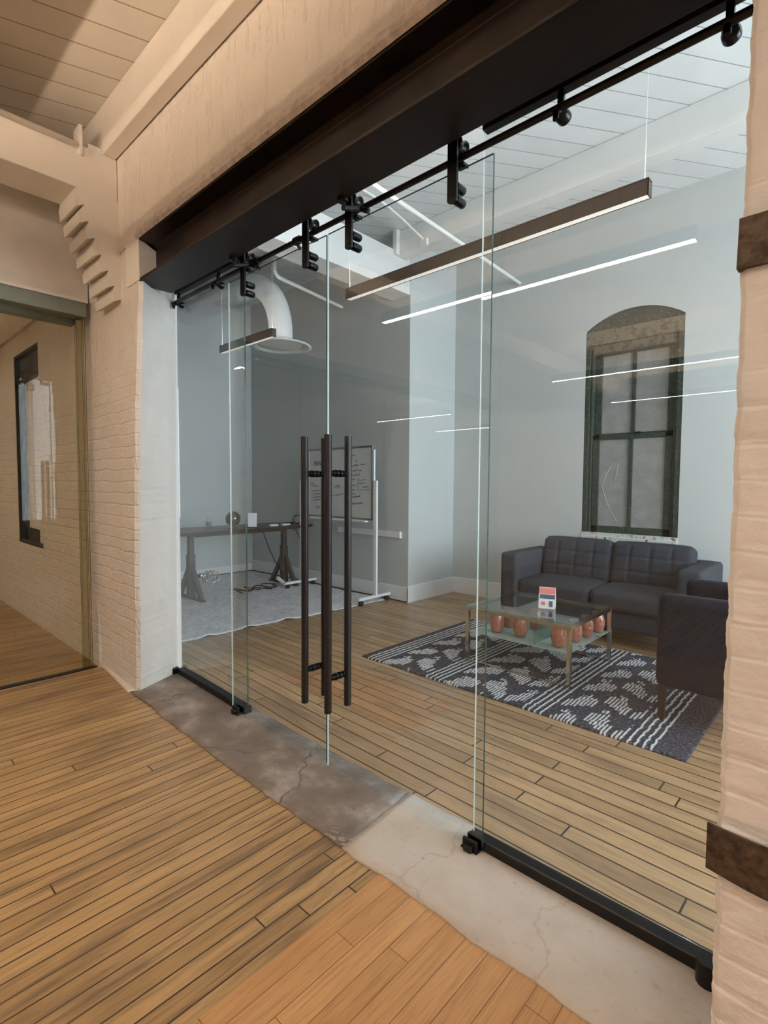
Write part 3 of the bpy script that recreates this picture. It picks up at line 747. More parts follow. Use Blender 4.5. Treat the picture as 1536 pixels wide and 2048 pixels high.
# rail
rail = empty('sliding_rail', (-3.90, 1.82, 2.887), 'black round rail carrying the sliding glass leaves under the beam', 'rail')
b = NB(); tube(b, [(-3.91, 1.82, 2.887), (-.22, 1.82, 2.887)], .0135, 20); loc_link('tube', b, MT['black'], rail, smooth=True, autos=40)
for x in (-2.79, -1.84):
    b = NB(); tube(b, [(x, 1.688, 2.8745), (x, 1.688, 2.862)], .024, 16); tube(b, [(x, 1.688, 2.87), (x, 1.70, 2.83)], .010, 12); tube(b, [(x, 1.69, 2.836), (x, 1.80, 2.872)], .012, 12)
    tube(b, [(x+.005, 1.80, 2.872), (x+.045, 1.815, 2.852)], .013, 12)
    loc_link('rail_bracket', b, MT['black'], rail, smooth=True, autos=40)
for x in (-2.35, -2.74):
    b = NB(); tube(b, [(x-.022, 1.82, 2.887), (x+.022, 1.82, 2.887)], .022, 16); tube(b, [(x, 1.82, 2.87), (x, 1.84, 2.845)], .010, 10)
    loc_link('rail_stop', b, MT['black'], rail, smooth=True, autos=40)

# ------------------------------------------------------------------ sliding leaves
def hanger(x, parent):
    h = bpy.data.objects.new('roller_hanger', None); COL.objects.link(h)
    b = NB(); zt, zb = 2.965, 2.695; r = .023; pts = []
    for k in range(13): a = PI*k/12; pts.append((x+r*math.cos(a), zt-r+r*math.sin(a)))
    for k in range(7): a = PI+PI*k/6; pts.append((x+r*math.cos(a), zb+r*.6+r*.6*math.sin(a)))
    prism(b, pts, 'Y', 1.778, 1.790)
    for z in (2.93, 2.885, 2.80, 2.735): 
        tube(b, [(x, 1.777, z), (x, 1.7745, z)], .015, 16)
    h2_ = link('hanger_plate', b, MT['black'], None); 
    b = NB(); tube(b, [(x, 1.792, 2.935), (x, 1.798, 2.935), (x, 1.815, 2.935), (x, 1.825, 2.935), (x, 1.845, 2.935), (x, 1.852, 2.935)], .03, 24, radii=[.034, .036, .026, .026, .036, .034])
    w_ = link('wheel', b, MT['knob'], None, smooth=True, autos=40)
    kn = []
    for z in (2.772, 2.720):
        b = NB(); tube(b, [(x, 1.785, z), (x, 1.80, z), (x, 1.802, z), (x, 1.835, z), (x, 1.855, z), (x, 1.860, z)], .019, 20, radii=[.012, .012, .0195, .0195, .0195, .016])
        kn.append(link('knob', b, MT['knob'], None, smooth=True, autos=40))
    b = NB(); tube(b, [(x+.01, 1.79, 2.852), (x+.035, 1.84, 2.852)], .008, 10); box(b, x+.0, x+.04, 1.80, 1.838, 2.845, 2.858, .002)
    kn.append(link('anti_jump_stud', b, MT['knob'], None))
    h.name = 'roller_hanger'; h.parent = parent; h.matrix_parent_inverse = Matrix.Translation(-parent.location)
    for o in [h2_, w_]+kn: o.parent = h
    return h
def pull(x, parent):
    h = bpy.data.objects.new('pull_handle', None); COL.objects.link(h); h.parent = parent; h.matrix_parent_inverse = Matrix.Translation(-parent.location)
    for y in (1.75, 1.89):
        b = NB(); tube(b, [(x, y, .357), (x, y, 1.802)], .0195, 24); o = link('handle_bar', b, MT['handle'], None, smooth=True, autos=40); o.parent = h
    for z in (1.605, .535):
        b = NB(); R1 = .0145
        tube(b, [(x, 1.765, z), (x, 1.875, z)], R1, 20)
        for yy_ in (1.797, 1.826): tube(b, [(x, yy_, z), (x, yy_+.017, z)], R1*1.28, 20)
        for yy_ in (1.786, 1.852): tube(b, [(x, yy_, z), (x, yy_+.004, z)], R1*1.15, 20)
        o = link('standoff', b, MT['knob'], None, smooth=False); o.parent = h
d1 = struct(empty('door_1', (-3.06, 1.82, 0)), 'left sliding frameless glass leaf with tall black pull bars')
d2 = struct(empty('door_2', (-2.095, 1.82, 0)), 'right sliding frameless glass leaf with tall black pull bars')
zb = .028
gp('pane', -3.065, -2.104, 1.815, 1.825, zb, 2.84, [MT['glass'], MT['edge'], MT['litedge']], d1, {(-1, 0, 0): 2, (1, 0, 0): 1, (0, 0, 1): 1})
gp('pane', -2.094, -1.115, 1.815, 1.825, .018, 2.84, [MT['glass'], MT['edge'], MT['litedge']], d2, {(-1, 0, 0): 2, (1, 0, 0): 1, (0, 0, 1): 1})
for x, d in ((-2.84, d1), (-2.235, d1), (-1.90, d2), (-1.285, d2)): hanger(x, d)
pull(-2.205, d1); pull(-2.015, d2)

# ------------------------------------------------------------------ pendants
def pendant(x0, x1, y, zb, label, group, cat='pendant light', lens=None, uplens=False, rope=None, h=.095, wd=.062, z_top=None):
    t = empty('linear_pendant', ((x0+x1)/2, y, zb), label, cat, group)
    b = NB()
    box(b, x0, x1, y-wd/2, y-wd/2+.006, zb, zb+h); box(b, x0, x1, y+wd/2-.006, y+wd/2, zb, zb+h)
    box(b, x0, x0+.006, y-wd/2, y+wd/2, zb, zb+h); box(b, x1-.006, x1, y-wd/2, y+wd/2, zb, zb+h); box(b, x0, x1, y-wd/2, y+wd/2, zb+h-.012, zb+h-.006)
    loc_link('housing', b, MT['pend'], t)
    b = NB(); box(b, x0+.008, x1-.008, y-wd/2+.008, y+wd/2-.008, zb+.001, zb+.012); loc_link('diffuser', b, lens, t)
    if uplens:
        b = NB(); box(b, x0+.01, x1-.01, y-wd/2+.012, y+wd/2-.012, zb+h-.006, zb+h); loc_link('uplight_lens', b, uplens, t)
    for xx in (x0+.02, x1-.03):
        b = NB(); tube(b, [(xx, y, zb+h-.01), (xx, y, z_top)], .0018, 6); loc_link('suspension_wire', b, MT['white'], t)
    return t
pendant(-3.49, -.975, 3.27, 3.205, 'long dark linear pendant light hanging over the coffee table', None, lens=MT['lens_room'], uplens=MT['lens_room_up'], z_top=CR)
pendant(-6.12, -4.98, 3.52, 3.21, 'short dark linear pendant light in front of the white duct', None, lens=MT['lens_room'], uplens=MT['lens_room_up'], z_top=4.60)
k = 0
HP = [(-3.70, -.90, -.32, 'nearest the doors, its reflection longest and highest in the glass'), (-8.2, -6.55, -.45, 'in the side bay, reflected short at the far left of the glass'),
      (-3.75, -1.1, -4.25, 'second row, its reflection crossing the arched window high up'), (1.2, 3.6, -4.25, 'in the second row, far right behind the brick pier'),
      (-3.8, -1.0, -7.0, 'third row, reflected as the lower thin line over the arched window'), (-9.6, -7.2, -6.4, 'reflected as a thin line above the whiteboard end of the room'),
      (-9.9, -7.2, -9.4, 'in the last row, reflected lowest of all'), (1.0, 3.6, -.32, 'in the first row right of the viewer')]
for (a, c, y, l_) in HP:
    pendant(a, c, y, 3.20, 'lit hall pendant '+l_, 'hall pendants reflected in the glass', lens=MT['lens_hall'], uplens=MT['lens_up'], z_top=CH)

# ------------------------------------------------------------------ pipes, duct
t = empty('sprinkler_pipe', (-3.3, 2, 4.13), 'straight white sprinkler pipe running back over the pendant light', 'pipe')
b = NB(); tube(b, [(-3.16, HB+.02, 4.14), (-3.37, 6.168, 4.14)], .022, 14); loc_link('pipe_run', b, MT['pipe'], t, smooth=True, autos=40)
b = NB(); tube(b, [(-3.32, 5.25, 4.14), (-3.32, 5.25, 4.21)], .014, 10); tube(b, [(-3.32, 5.25, 4.21), (-3.32, 5.25, 4.235)], .025, 10); loc_link('sprinkler_head', b, MT['alu'], t, smooth=True)
t = empty('sprinkler_pipe', (-5.3, 4, 4), 'short white sprinkler pipe with elbow, right of the duct bend', 'pipe')
b = NB(); tube(b, smoothpts([(-5.35, 3.80, 4.26), (-5.35, 3.80, 4.13), (-5.36, 3.85, 4.075), (-5.37, 3.95, 4.065)], 5), .022, 12); loc_link('elbow', b, MT['pipe'], t, smooth=True)
b = NB(); tube(b, [(-5.37, 3.93, 4.065), (-5.52, 5.05, 4.04)], .022, 12); loc_link('pipe_run', b, MT['pipe'], t, smooth=True, autos=40)
t = empty('junction_box', (-3.9, 4.9, 4.37), 'small white box and bent conduit on the room joist', 'junction box')
b = NB(); box(b, -3.95, -3.86, 4.86, 4.90, 4.34, 4.42, .006); loc_link('box_body', b, MT['white'], t)
b = NB(); tube(b, smoothpts([(-4.0, 3.6, 4.64), (-4.0, 4.2, 4.63), (-3.97, 4.5, 4.56), (-3.93, 4.75, 4.46), (-3.92, 4.87, 4.42)], 6), .013, 10); loc_link('conduit', b, MT['pipe'], t, smooth=True)

t = empty('air_duct', (-5.47, 4.0, 3.4), 'round white air duct bending down to a flared diffuser', 'duct')
b = NB(); pts = [(-7.99, 4.0, 4.205), (-7.0, 4.0, 4.205), (-6.3, 4.0, 4.205)]
for k in range(1, 13):
    a = PI/2*k/12; pts.append((-6.27+.76*math.sin(a), 4.0, 4.205-.76*(1-math.cos(a))))
pts += [(-5.51, 4.0, 3.40), (-5.51, 4.0, 3.33)]
radii = [.165]*len(pts); tube(b, pts, .165, 32, radii=[.155 if i < 3 else .148 for i in range(len(pts))])
loc_link('duct_bend', b, MT['duct'], t, smooth=True, autos=30)
for i in (3, 6, 9, 12):
    p = Vector(pts[i]); q = Vector(pts[i+1]); d = (q-p).normalized(); b = NB(); tube(b, [p, p+d*.012], .2, 32, radii=[.151, .151], cap=False); loc_link('duct_seam', b, MT['duct'], t, smooth=True)
for x in (-7.6, -7.1, -6.6):
    b = NB(); tube(b, [(x, 4, 4.205), (x+.012, 4, 4.205)], .2, 32, radii=[.158, .158], cap=False); loc_link('duct_seam', b, MT['duct'], t, smooth=True)
b = NB(); lathe(b, [(.150, .09), (.165, .075), (.165, .055), (.23, .045), (.34, .018), (.385, 0), (.385, -.012), (.33, -.010), (.30, .008), (.28, .022), (.265, .008), (.25, .004), (.02, .006)], (-5.51, 4.0, 3.29), 48); loc_link('diffuser_cone', b, MT['duct'], t, smooth=True)

# ------------------------------------------------------------------ whiteboard
WX0, WX1, WZ0, WZ1, WY = -6.0, -4.72, 1.10, 2.035, 4.86
t = empty('mobile_whiteboard', (-5.4, WY, 0), 'white framed whiteboard on wheels with black marker notes', 'whiteboard')
b = NB(); box(b, WX0, WX1, WY-.006, WY+.006, WZ0, WZ1); loc_link('board', b, MT['boardface'], t)
b = NB()
for a in ((WX0-.015, WX1+.015, WY-.014, WY+.014, WZ1-.005, WZ1+.022), (WX0-.015, WX1+.015, WY-.014, WY+.014, WZ0-.022, WZ0+.005), (WX0-.018, WX0+.006, WY-.014, WY+.014, WZ0-.02, WZ1+.02), (WX1-.006, WX1+.018, WY-.014, WY+.014, WZ0-.02, WZ1+.02)): box(b, *a, bev=.003)
loc_link('board_frame', b, MT['alu'], t)
b = NB(); box(b, WX0+.1, WX1-.06, WY-.075, WY-.012, WZ0-.045, WZ0-.028, .003); box(b, WX0+.1, WX1-.06, WY-.078, WY-.07, WZ0-.045, WZ0-.015, .002); loc_link('pen_tray', b, MT['whitemetal'], t)
for x in (WX0-.20, WX1+.062):
    xb = x
    b = NB(); box(b, xb-.028, xb+.028, WY-.016, WY+.016, .095, 1.60, .003); loc_link('post', b, MT['whitemetal'], t)
    b = NB(); ix = xb+.09 if x < -5.5 else xb-.028
    box(b, ix-.009, ix+.009, WY-.012, WY+.012, 1.0, 2.0, .002); loc_link('inner_post', b, MT['whitemetal'], t)
    b = NB(); box(b, xb-.022, xb+.022, 4.55, 5.135, .070, .105, .003); loc_link('foot', b, MT['whitemetal'], t)
    for y in (4.60, 5.08):
        b = NB(); tube(b, [(xb-.016, y, .034), (xb+.016, y, .034)], .0335, 18); box(b, xb-.008, xb+.008, y-.012, y+.012, .03, .07); loc_link('caster', b, MT['rubber'], t, smooth=True, autos=40)
b = NB(); box(b, WX0-.20, WX1+.06, WY-.012, WY+.012, .125, .150, .002); 
b.free()
# handwriting
def text_mesh(s, size, mat, loc, rot, name, parent, extr=.0006, inv=None, shear=0):
    cu = bpy.data.curves.new(name, 'FONT'); cu.body = s; cu.size = size; cu.extrude = extr; cu.resolution_u = 2; cu.shear = shear
    o = bpy.data.objects.new('tmp', cu); COL.objects.link(o)
    dg = bpy.context.evaluated_depsgraph_get(); me = bpy.data.meshes.new_from_object(o.evaluated_get(dg))
    bpy.data.objects.remove(o); bpy.data.curves.remove(cu)
    me.materials.clear(); me.materials.append(mat); me.name = name
    ob = bpy.data.objects.new(name, me); COL.objects.link(ob); ob.parent = parent; ob.matrix_parent_inverse = Matrix.Translation(-parent.location)
    ob.location = loc; ob.rotation_euler = rot; return ob
text_mesh('RENT', .085, MT['ink'], (-5.90, WY-.0075, 1.82), (PI/2, 0, 0), 'writing', t, shear=.15)
b = NB()
def squiggle(x, z, wd, h, seed):
    rr = random.Random(seed); n = max(5, int(wd/.012)); pts = []
    for i in range(n+1):
        pts.append((x+wd*i/n+rr.uniform(-.003, .003), WY-.0075, z+h*(rr.random()-.5)*(.35 if i % 2 else 1)+.012*i/n*wd*8))
    tube(b, smoothpts(pts, 2), .0034, 4)
def uline(x, z, wd): tube(b, [(x, WY-.0075, z), (x+wd, WY-.0075, z+.012)], .002, 4)
for i, (x, z, wd) in enumerate([(-5.86, 1.70, .18), (-5.98, 1.555, .08), (-5.92, 1.515, .12), (-5.93, 1.445, .20), (-5.92, 1.40, .17), (-5.91, 1.355, .21), (-5.92, 1.315, .17), (-5.86, 1.22, .09),
                              (-5.45, 1.52, .12), (-5.50, 1.39, .05), (-5.42, 1.40, .15),
                              (-5.13, 1.935, .09), (-5.13, 1.855, .03), (-5.03, 1.86, .04), (-5.13, 1.795, .16), (-4.93, 1.81, .08), (-5.13, 1.725, .14), (-4.97, 1.73, .05), (-5.13, 1.67, .13), (-4.98, 1.68, .03),
                              (-5.13, 1.61, .10), (-4.99, 1.61, .03), (-5.12, 1.53, .09), (-4.96, 1.56, .10), (-4.89, 1.51, .10), (-5.13, 1.47, .09), (-5.13, 1.42, .09), (-5.12, 1.375, .14), (-4.98, 1.39, .04)]):
    squiggle(x, z, wd, .026, i+3)
for x, z, wd in ((-5.98, 1.53, .14), (-5.87, 1.195, .11), (-5.46, 1.495, .13), (-4.98, 1.60, .14), (-4.98, 1.47, .22)): uline(x, z, wd)
tube(b, [(-4.985, WY-.0075, 1.60), (-4.99, WY-.0075, 1.47)], .002, 4)
loc_link('writing', b, MT['ink'], t)
text_mesh('OFFICE HOURS', .034, MT['ink'], (-5.12, WY-.0075, 1.275), (PI/2, -.06, 0), 'writing', t, shear=.2)
b = NB(); tube(b, [(-5.38, WY-.05, WZ0-.02), (-5.25, WY-.045, WZ0-.02)], .008, 10); tag(link('marker_pen', b, MT['ink']), 'black marker lying in the whiteboard tray', 'marker')

# cable trunking
t = empty('cable_trunking', (-4.9, 5.15, .9), 'white cable trunking on the wall right of the whiteboard', 'trunking')
b = NB(); box(b, -5.7, -4.50, 5.135, 5.169, .845, .925, .004); loc_link('channel', b, MT['white'], t)
b = NB(); box(b, -4.50, -4.475, 5.130, 5.169, .840, .930, .004); loc_link('end_cap', b, MT['white'], t)

# ------------------------------------------------------------------ desk and what is on it
t = empty('standing_desk', (-6.55, 4.0, 0), 'dark wood standing desk on grey trestle legs along the left wall', 'desk')
b = NB(); n = 50; R_ = []
for k in range(n+1):
    y = 2.60+(5.14-2.60)*k/n; e = .012*noise.noise(Vector((y*2.5, 0, 0)))+.006*noise.noise(Vector((y*9, 3, 0)))
    c = .10*(sstep(4.85, 5.14, y))
    R_.append([b.verts.new(p) for p in ((-6.20+e-c*.9, y, .888), (-6.195+e-c*.9, y, .93), (-6.95, y, .93), (-6.95, y, .888))])
for r0, r1 in zip(R_, R_[1:]):
    for i in range(4): b.faces.new((r0[i], r0[(i+1) % 4], r1[(i+1) % 4], r1[i]))
b.faces.new(R_[0][::-1]); b.faces.new(R_[-1]); loc_link('desktop', b, MT['desk'], t)
for y in (3.29, 4.80):
    b = NB(); box(b, -6.605, -6.515, y-.045, y+.045, 0.02, .60, .004); box(b, -6.595, -6.525, y-.035, y+.035, .60, .89, .003); box(b, -6.85, -6.28, y-.04, y+.04, .868, .889)
    loc_link('leg', b, MT['deskleg'], t)
    b = NB(); bar(b, (-6.58, y, .46), (-6.87, y, .03), .05, .06); bar(b, (-6.54, y, .46), (-6.28, y, .03), .05, .06); box(b, -6.93, -6.22, y-.03, y+.03, .008, .035, .003)
    loc_link('leg_brace', b, MT['deskleg'], t)
b = NB(); box(b, -6.60, -6.52, 3.3, 4.8, .83, .868); loc_link('crossbar', b, MT['deskleg'], t)

t = empty('globe_lamp', (-6.45, 3.86, .93), 'glossy black globe on a short stand on the desk', 'lamp')
b = NB(); bmesh.ops.create_uvsphere(b, u_segments=32, v_segments=20, radius=.105, matrix=Matrix.Translation((-6.45, 3.86, 1.062))); loc_link('globe', b, MT['ball'], t, smooth=True)
b = NB(); lathe(b, [(.07, .0), (.07, .012), (.03, .02), (.025, .05)], (-6.45, 3.86, .93), 24); loc_link('stand', b, MT['ball'], t, smooth=True)
b = NB(); m_ = Matrix.Translation((-6.42, 4.15, .93)) @ Matrix.Rotation(math.radians(52), 4, 'Z') @ Matrix.Rotation(math.radians(-6), 4, 'X'); box(b, -.062, .062, -.012, .012, 0.0, .20, .004, mat=m_); tag(link('white_box', b, MT['paperwhite']), 'upright white box beside the black globe on the desk', 'box')
t = empty('water_bottle', (-6.5, 3.52, .93), 'clear plastic water bottle at the left end of the desk', 'bottle')
b = NB(); lathe(b, [(.032, 0), (.034, .01), (.034, .11), (.030, .13), (.014, .165), (.013, .185)], (-6.5, 3.52, .932), 20); loc_link('bottle_body', b, MT['tableglass'], t, smooth=True)
b = NB(); lathe(b, [(.0345, .05), (.0345, .10)], (-6.5, 3.52, .932), 20); loc_link('bottle_label', b, MT['label'], t, smooth=True)
b = NB(); lathe(b, [(.015, .183), (.015, .20)], (-6.5, 3.52, .932), 16); loc_link('cap', b, MT['white'], t)
b = NB(); box(b, -6.42, -6.36, 4.42, 4.56, .9305, .955, .005); tag(link('power_adapter', b, MT['white']), 'left of two small white adapters on the desk', 'adapter')
b = NB(); box(b, -6.42, -6.36, 4.64, 4.78, .9305, .952, .005); tag(link('power_adapter', b, MT['white']), 'right of two small white adapters on the desk, by the cable coil', 'adapter')
b = NB(); c0 = Vector((-6.45, 4.97, 1.0)); pts = []
for k in range(40): a = 2*PI*k/20; pts.append(c0+Vector((.02*math.sin(a*.5), .075*math.cos(a), .065*math.sin(a)+.004*(k/40))))
tube(b, pts, .005, 6)
for q in range(3):
    tube(b, [c0+Vector((.03*math.cos(a)-.02, -.12+.05*math.sin(a*1.1+q), -.062+.012*q+.006*math.sin(3*a))) for a in [2*PI*i/16 for i in range(17)]], .006, 6)
tag(link('cable_coil', b, MT['rubber'], smooth=True), 'coiled black cable on the right part of the desk', 'cable')
def cable(pts, r, label, mat=None, name='cable'):
    b = NB(); tube(b, smoothpts(pts, 6), r, 6); return tag(link(name, b, mat or MT['rubber'], smooth=True), label, 'cable')
cable([(-6.40, 4.02, .937), (-6.22, 4.1, .937), (-6.165, 4.14, .90), (-6.17, 4.2, .78), (-6.2, 4.32, .55), (-6.25, 4.48, .33), (-6.35, 4.62, .25), (-6.42, 4.70, .20), (-6.45, 4.71, .13)], .006, 'black cable dropping from the desk to the power strip')
cable([(-6.4, 4.88, .885), (-6.34, 4.9, .78), (-6.33, 4.97, .66), (-6.33, 5.04, .62), (-6.34, 5.08, .70), (-6.36, 5.09, .82), (-6.38, 5.06, .886)], .005, 'black cable looping under the right end of the desk')
b = NB(); m_ = Matrix.Translation((-6.38, 4.66, .06)) @ Matrix.Rotation(.5, 4, 'Z') @ Matrix.Rotation(.65, 4, 'Y'); box(b, -.12, .12, -.028, .028, -.02, .02, .006, mat=m_); tag(link('power_strip', b, MT['white']), 'white power strip leaning on the desk foot', 'power strip')
for q in range(3):
    rr = random.Random(q); P_ = [(-6.55+rr.uniform(-.2, .25), 3.9+.09*i+rr.uniform(-.05, .05), .014+.01*rr.random()) for i in range(9)]
    cable(P_, .007, ('black cable lying loose on the pale rug under the desk, nearest strand', 'black cable lying loose under the desk, middle strand', 'black cable lying loose under the desk, farthest strand')[q])
b = NB()
for q in range(5):
    rr = random.Random(q+20); c = Vector((-6.42+rr.uniform(-.02, .04), 3.47+rr.uniform(-.04, .05), .30))
    tube(b, [c+Vector((.03*math.sin(a*2+q), .09*math.cos(a), .075*math.sin(a))) for a in [2*PI*i/18 for i in range(18)]], .007, 6, closed=True)
box(b, -6.52, -6.38, 3.335, 3.50, .30, .345, .01)
tag(link('cable_bundle', b, MT['chrome'], smooth=True), 'shiny bundle of cables hanging at the left desk leg', 'cable')

# ------------------------------------------------------------------ pale grey rug
b = NB()
def rg(x, y):
    z = zf(x, y)+.012
    e = sstep(-5.05, -4.74, x)
    bumpz = 0
    for yc in (2.55, 3.05, 3.52, 4.1): bumpz += math.exp(-((y-yc)/.07)**2)
    return z+.022*e*bumpz+.003*noise.noise(Vector((x*3, y*3, 0)))
nx, ny = 70, 90; G = []
for j in range(ny+1):
    y = 1.98+(5.10-1.98)*j/ny; row = []
    xr = -4.70-.10*math.exp(-((y-3.1)/.6)**2)+.02*noise.noise(Vector((0, y*3, 0)))
    if y > 4.4: xr += .05*(y-4.4)
    for i in range(nx+1):
        x = -7.93+(xr+7.93)*i/nx; row.append(b.verts.new((x, y, rg(x, y))))
    G.append(row)
for j in range(ny):
    for i in range(nx): b.faces.new((G[j][i], G[j][i+1], G[j+1][i+1], G[j+1][i])).smooth = True
m, nt, N, L, B = newmat('pale_mottled_rug'); v = coords(N, L)
f_ = nz(N, L, v, 22, 6, .7); g_ = nz(N, L, v, 5, 4, .6)
c_ = mix(N, L, 1.0, ramp(N, L, f_, [(.38, (.58, .58, .61)), (.62, (.88, .88, .90))]), ramp(N, L, g_, [(.3, (.8, .8, .82)), (.7, (1, 1, 1))]), 'MULTIPLY')
L.new(c_, B.inputs['Base Color']); B.inputs['Roughness'].default_value = .95; bump(N, L, B, f_, .4, .01)
o = link('rug', b, m); tag(o, 'large pale grey mottled rug under the desk', 'rug')
sd = o.modifiers.new('s', 'SOLIDIFY'); sd.thickness = .008; sd.offset = -1

# ------------------------------------------------------------------ patterned rug
RX0, RX1, RY0, RY1 = -3.27, -.68, 3.24, 5.02
NXr, NYr = 430, 260
b = NB(); cl = b.verts.layers.float_color.new('Col')
groups = [(-3.12, 4), (-2.47, 4), (-1.62, 4), (-.93, 4)]
PITCH = .0235
def hsh(a, c_): return random.Random(int(a)*7919+int(c_)*104729).random()
def rugcol(x, y):
    wob = .0016*math.sin(y*60+hsh(int(x*18), 1)*6)+.0015*math.sin(y*23)
    for gx, k in groups:
        for q in range(k):
            if abs(x+wob-(gx+.043*(q-(k-1)/2))) < .0062: return 1
    for gi, ((ga, _), (gb, _)) in enumerate(zip(groups, groups[1:])):
        a, c = ga+.105, gb-.105
        if a < x < c:
            col = math.floor((x+wob-a)/PITCH); fxx = ((x+wob-a)/PITCH) % 1
            if fxx > .52: return 0                      # gap between the raised cords
            n = int((c-a)/PITCH); band = 11 if n > 22 else 9
            blk = col//band; cc = col % band
            if cc >= band-1: return 0
            tri = min(cc, band-2-cc)                    # stepped chevrons, alternate bands mirrored and staggered
            per = .37; base = .13*blk+.05*gi
            sgn = 1 if blk % 2 else -1
            step = .036*(cc//2)*sgn
            yy = (y-3.2+base+step) % per; row = math.floor((y-3.2+base+step)/per)
            ln = .115+.055*tri/2+.03*hsh(col+31*gi, row)
            if yy < ln: return 1
            if .23 < yy < .23+.06*hsh(col, row+5) and 1 < cc < 5: return 1
            return 0
    return 0
G = []
for j in range(NYr+1):
    y = RY0+(RY1-RY0)*j/NYr; row = []
    for i in range(NXr+1):
        x = RX0+(RX1-RX0)*i/NXr
        c = rugcol(x, y); h = .012+.005*c+.0022*noise.noise(Vector((x*120, y*70, 0)))
        if i in (0, NXr) or j in (0, NYr): h = .002
        ys = y+.006*noise.noise(Vector((x*4, 0, 0)))*(1 if j < 5 else 0)
        vv = b.verts.new((x, ys, zf(x, y)+h))
        n_ = min(1, max(0, .5+.9*noise.noise(Vector((x*75, y*75, 3)))))
        if c: k_ = .50+.25*n_; vv[cl] = (k_, k_, k_*.99, 1)
        else:
            k_ = .016+.22*max(0, n_-.18)**2.0; vv[cl] = (k_*.88, k_*.98, k_*1.35, 1)
        row.append(vv)
    G.append(row)
for j in range(NYr):
    for i in range(NXr): b.faces.new((G[j][i], G[j][i+1], G[j+1][i+1], G[j+1][i])).smooth = True
m, nt, N, L, B = newmat('woven_rug'); at_ = N.new('ShaderNodeAttribute'); at_.attribute_name = 'Col'
vv_ = coords(N, L); ff = nz(N, L, vv_, 220, 2, .6)
L.new(mix(N, L, 1.0, at_.outputs['Color'], ramp(N, L, ff, [(.3, (.75, .75, .75)), (.7, (1.15, 1.15, 1.15))]), 'MULTIPLY'), B.inputs['Base Color']); B.inputs['Roughness'].default_value = .95
tag(link('rug', b, m), 'charcoal and white patterned rug under the glass coffee table', 'rug')

# ------------------------------------------------------------------ coffee table
TX0, TX1, TY0, TY1, TZ = -2.52, -1.58, 3.77, 4.64, .50
zr = .016
t = empty('coffee_table', ((TX0+TX1)/2, (TY0+TY1)/2, 0), 'square glass coffee table with chrome legs on the patterned rug', 'coffee table')
b = NB(); box(b, TX0, TX1, TY0, TY1, TZ-.002, TZ+.008, .002); loc_link('tabletop', b, MT['tableglass'], t)
b = NB(); q = .032
for a in ((TX0, TX1, TY0, TY0+q), (TX0, TX1, TY1-q, TY1), (TX0, TX0+q, TY0+q, TY1-q), (TX1-q, TX1, TY0+q, TY1-q)): box(b, a[0], a[1], a[2], a[3], TZ-.034, TZ-.004, .002)
loc_link('top_frame', b, MT['chrome'], t)
for x in (TX0+q/2, TX1-q/2):
    for y in (TY0+q/2, TY1-q/2):
        b = NB(); box(b, x-q/2, x+q/2, y-q/2, y+q/2, zr, TZ-.034, .002); loc_link('leg', b, MT['chrome'], t)
for ya_ in (TY0+.008, TY1-.024):
    b = NB(); box(b, TX0+q, TX1-q, ya_, ya_+.016, zr, zr+.014, .002); loc_link('floor_rail', b, MT['chrome'], t)
b = NB(); box(b, TX0+.02, TX1-.02, TY0+.02, TY1-.02, .272, .280, .001); loc_link('shelf', b, MT['frostglass'], t)
b = NB(); box(b, -1.90, -1.892, TY0+.03, TY1-.25, .281, TZ-.004, .001); loc_link('divider', b, MT['tableglass'], t)
for x in (TX0+.03, TX1-.03):
    for y in (TY0+.25, TY1-.25):
        b = NB(); box(b, x-.012, x+.012, y-.012, y+.012, .262, .286, .003); loc_link('shelf_clip', b, MT['chrome'], t)
# terracotta jugs
prof = [(.040, 0), (.052, .004), (.064, .030), (.072, .065), (.073, .095), (.066, .130), (.052, .155), (.049, .165), (.056, .172), (.054, .174), (.046, .166), (.046, .155), (.058, .12), (.05, .03), (.01, .02)]
pos = [(-2.30, 3.93, 'terracotta jug at the front left of the shelf'), (-2.30, 4.14, 'terracotta jug second from the front in the left row'), (-2.09, 3.95, 'terracotta jug at the front, just left of the glass divider'), (-2.10, 4.25, 'terracotta jug behind the one left of the divider'),
       (-1.73, 3.90, 'terracotta jug at the front right corner, nearest the leg'), (-1.70, 4.13, 'terracotta jug second from the front in the right row'), (-1.69, 4.34, 'terracotta jug third from the front in the right row'), (-1.67, 4.54, 'terracotta jug at the back of the right row')]
b = NB(); lathe(b, [(q_[0]*.84, q_[1]) for q_ in prof], (0, 0, 0), 32)
jm = None
for x, y, l_ in pos:
    if jm is None: o = link('terracotta_jug', b, MT['mug'], smooth=True); jm = o
    else: o = jm.copy(); COL.objects.link(o)
    o.location = (x, y, .2805); tag(o, l_+' of the coffee table', 'jug', 'terracotta jugs on the table shelf')
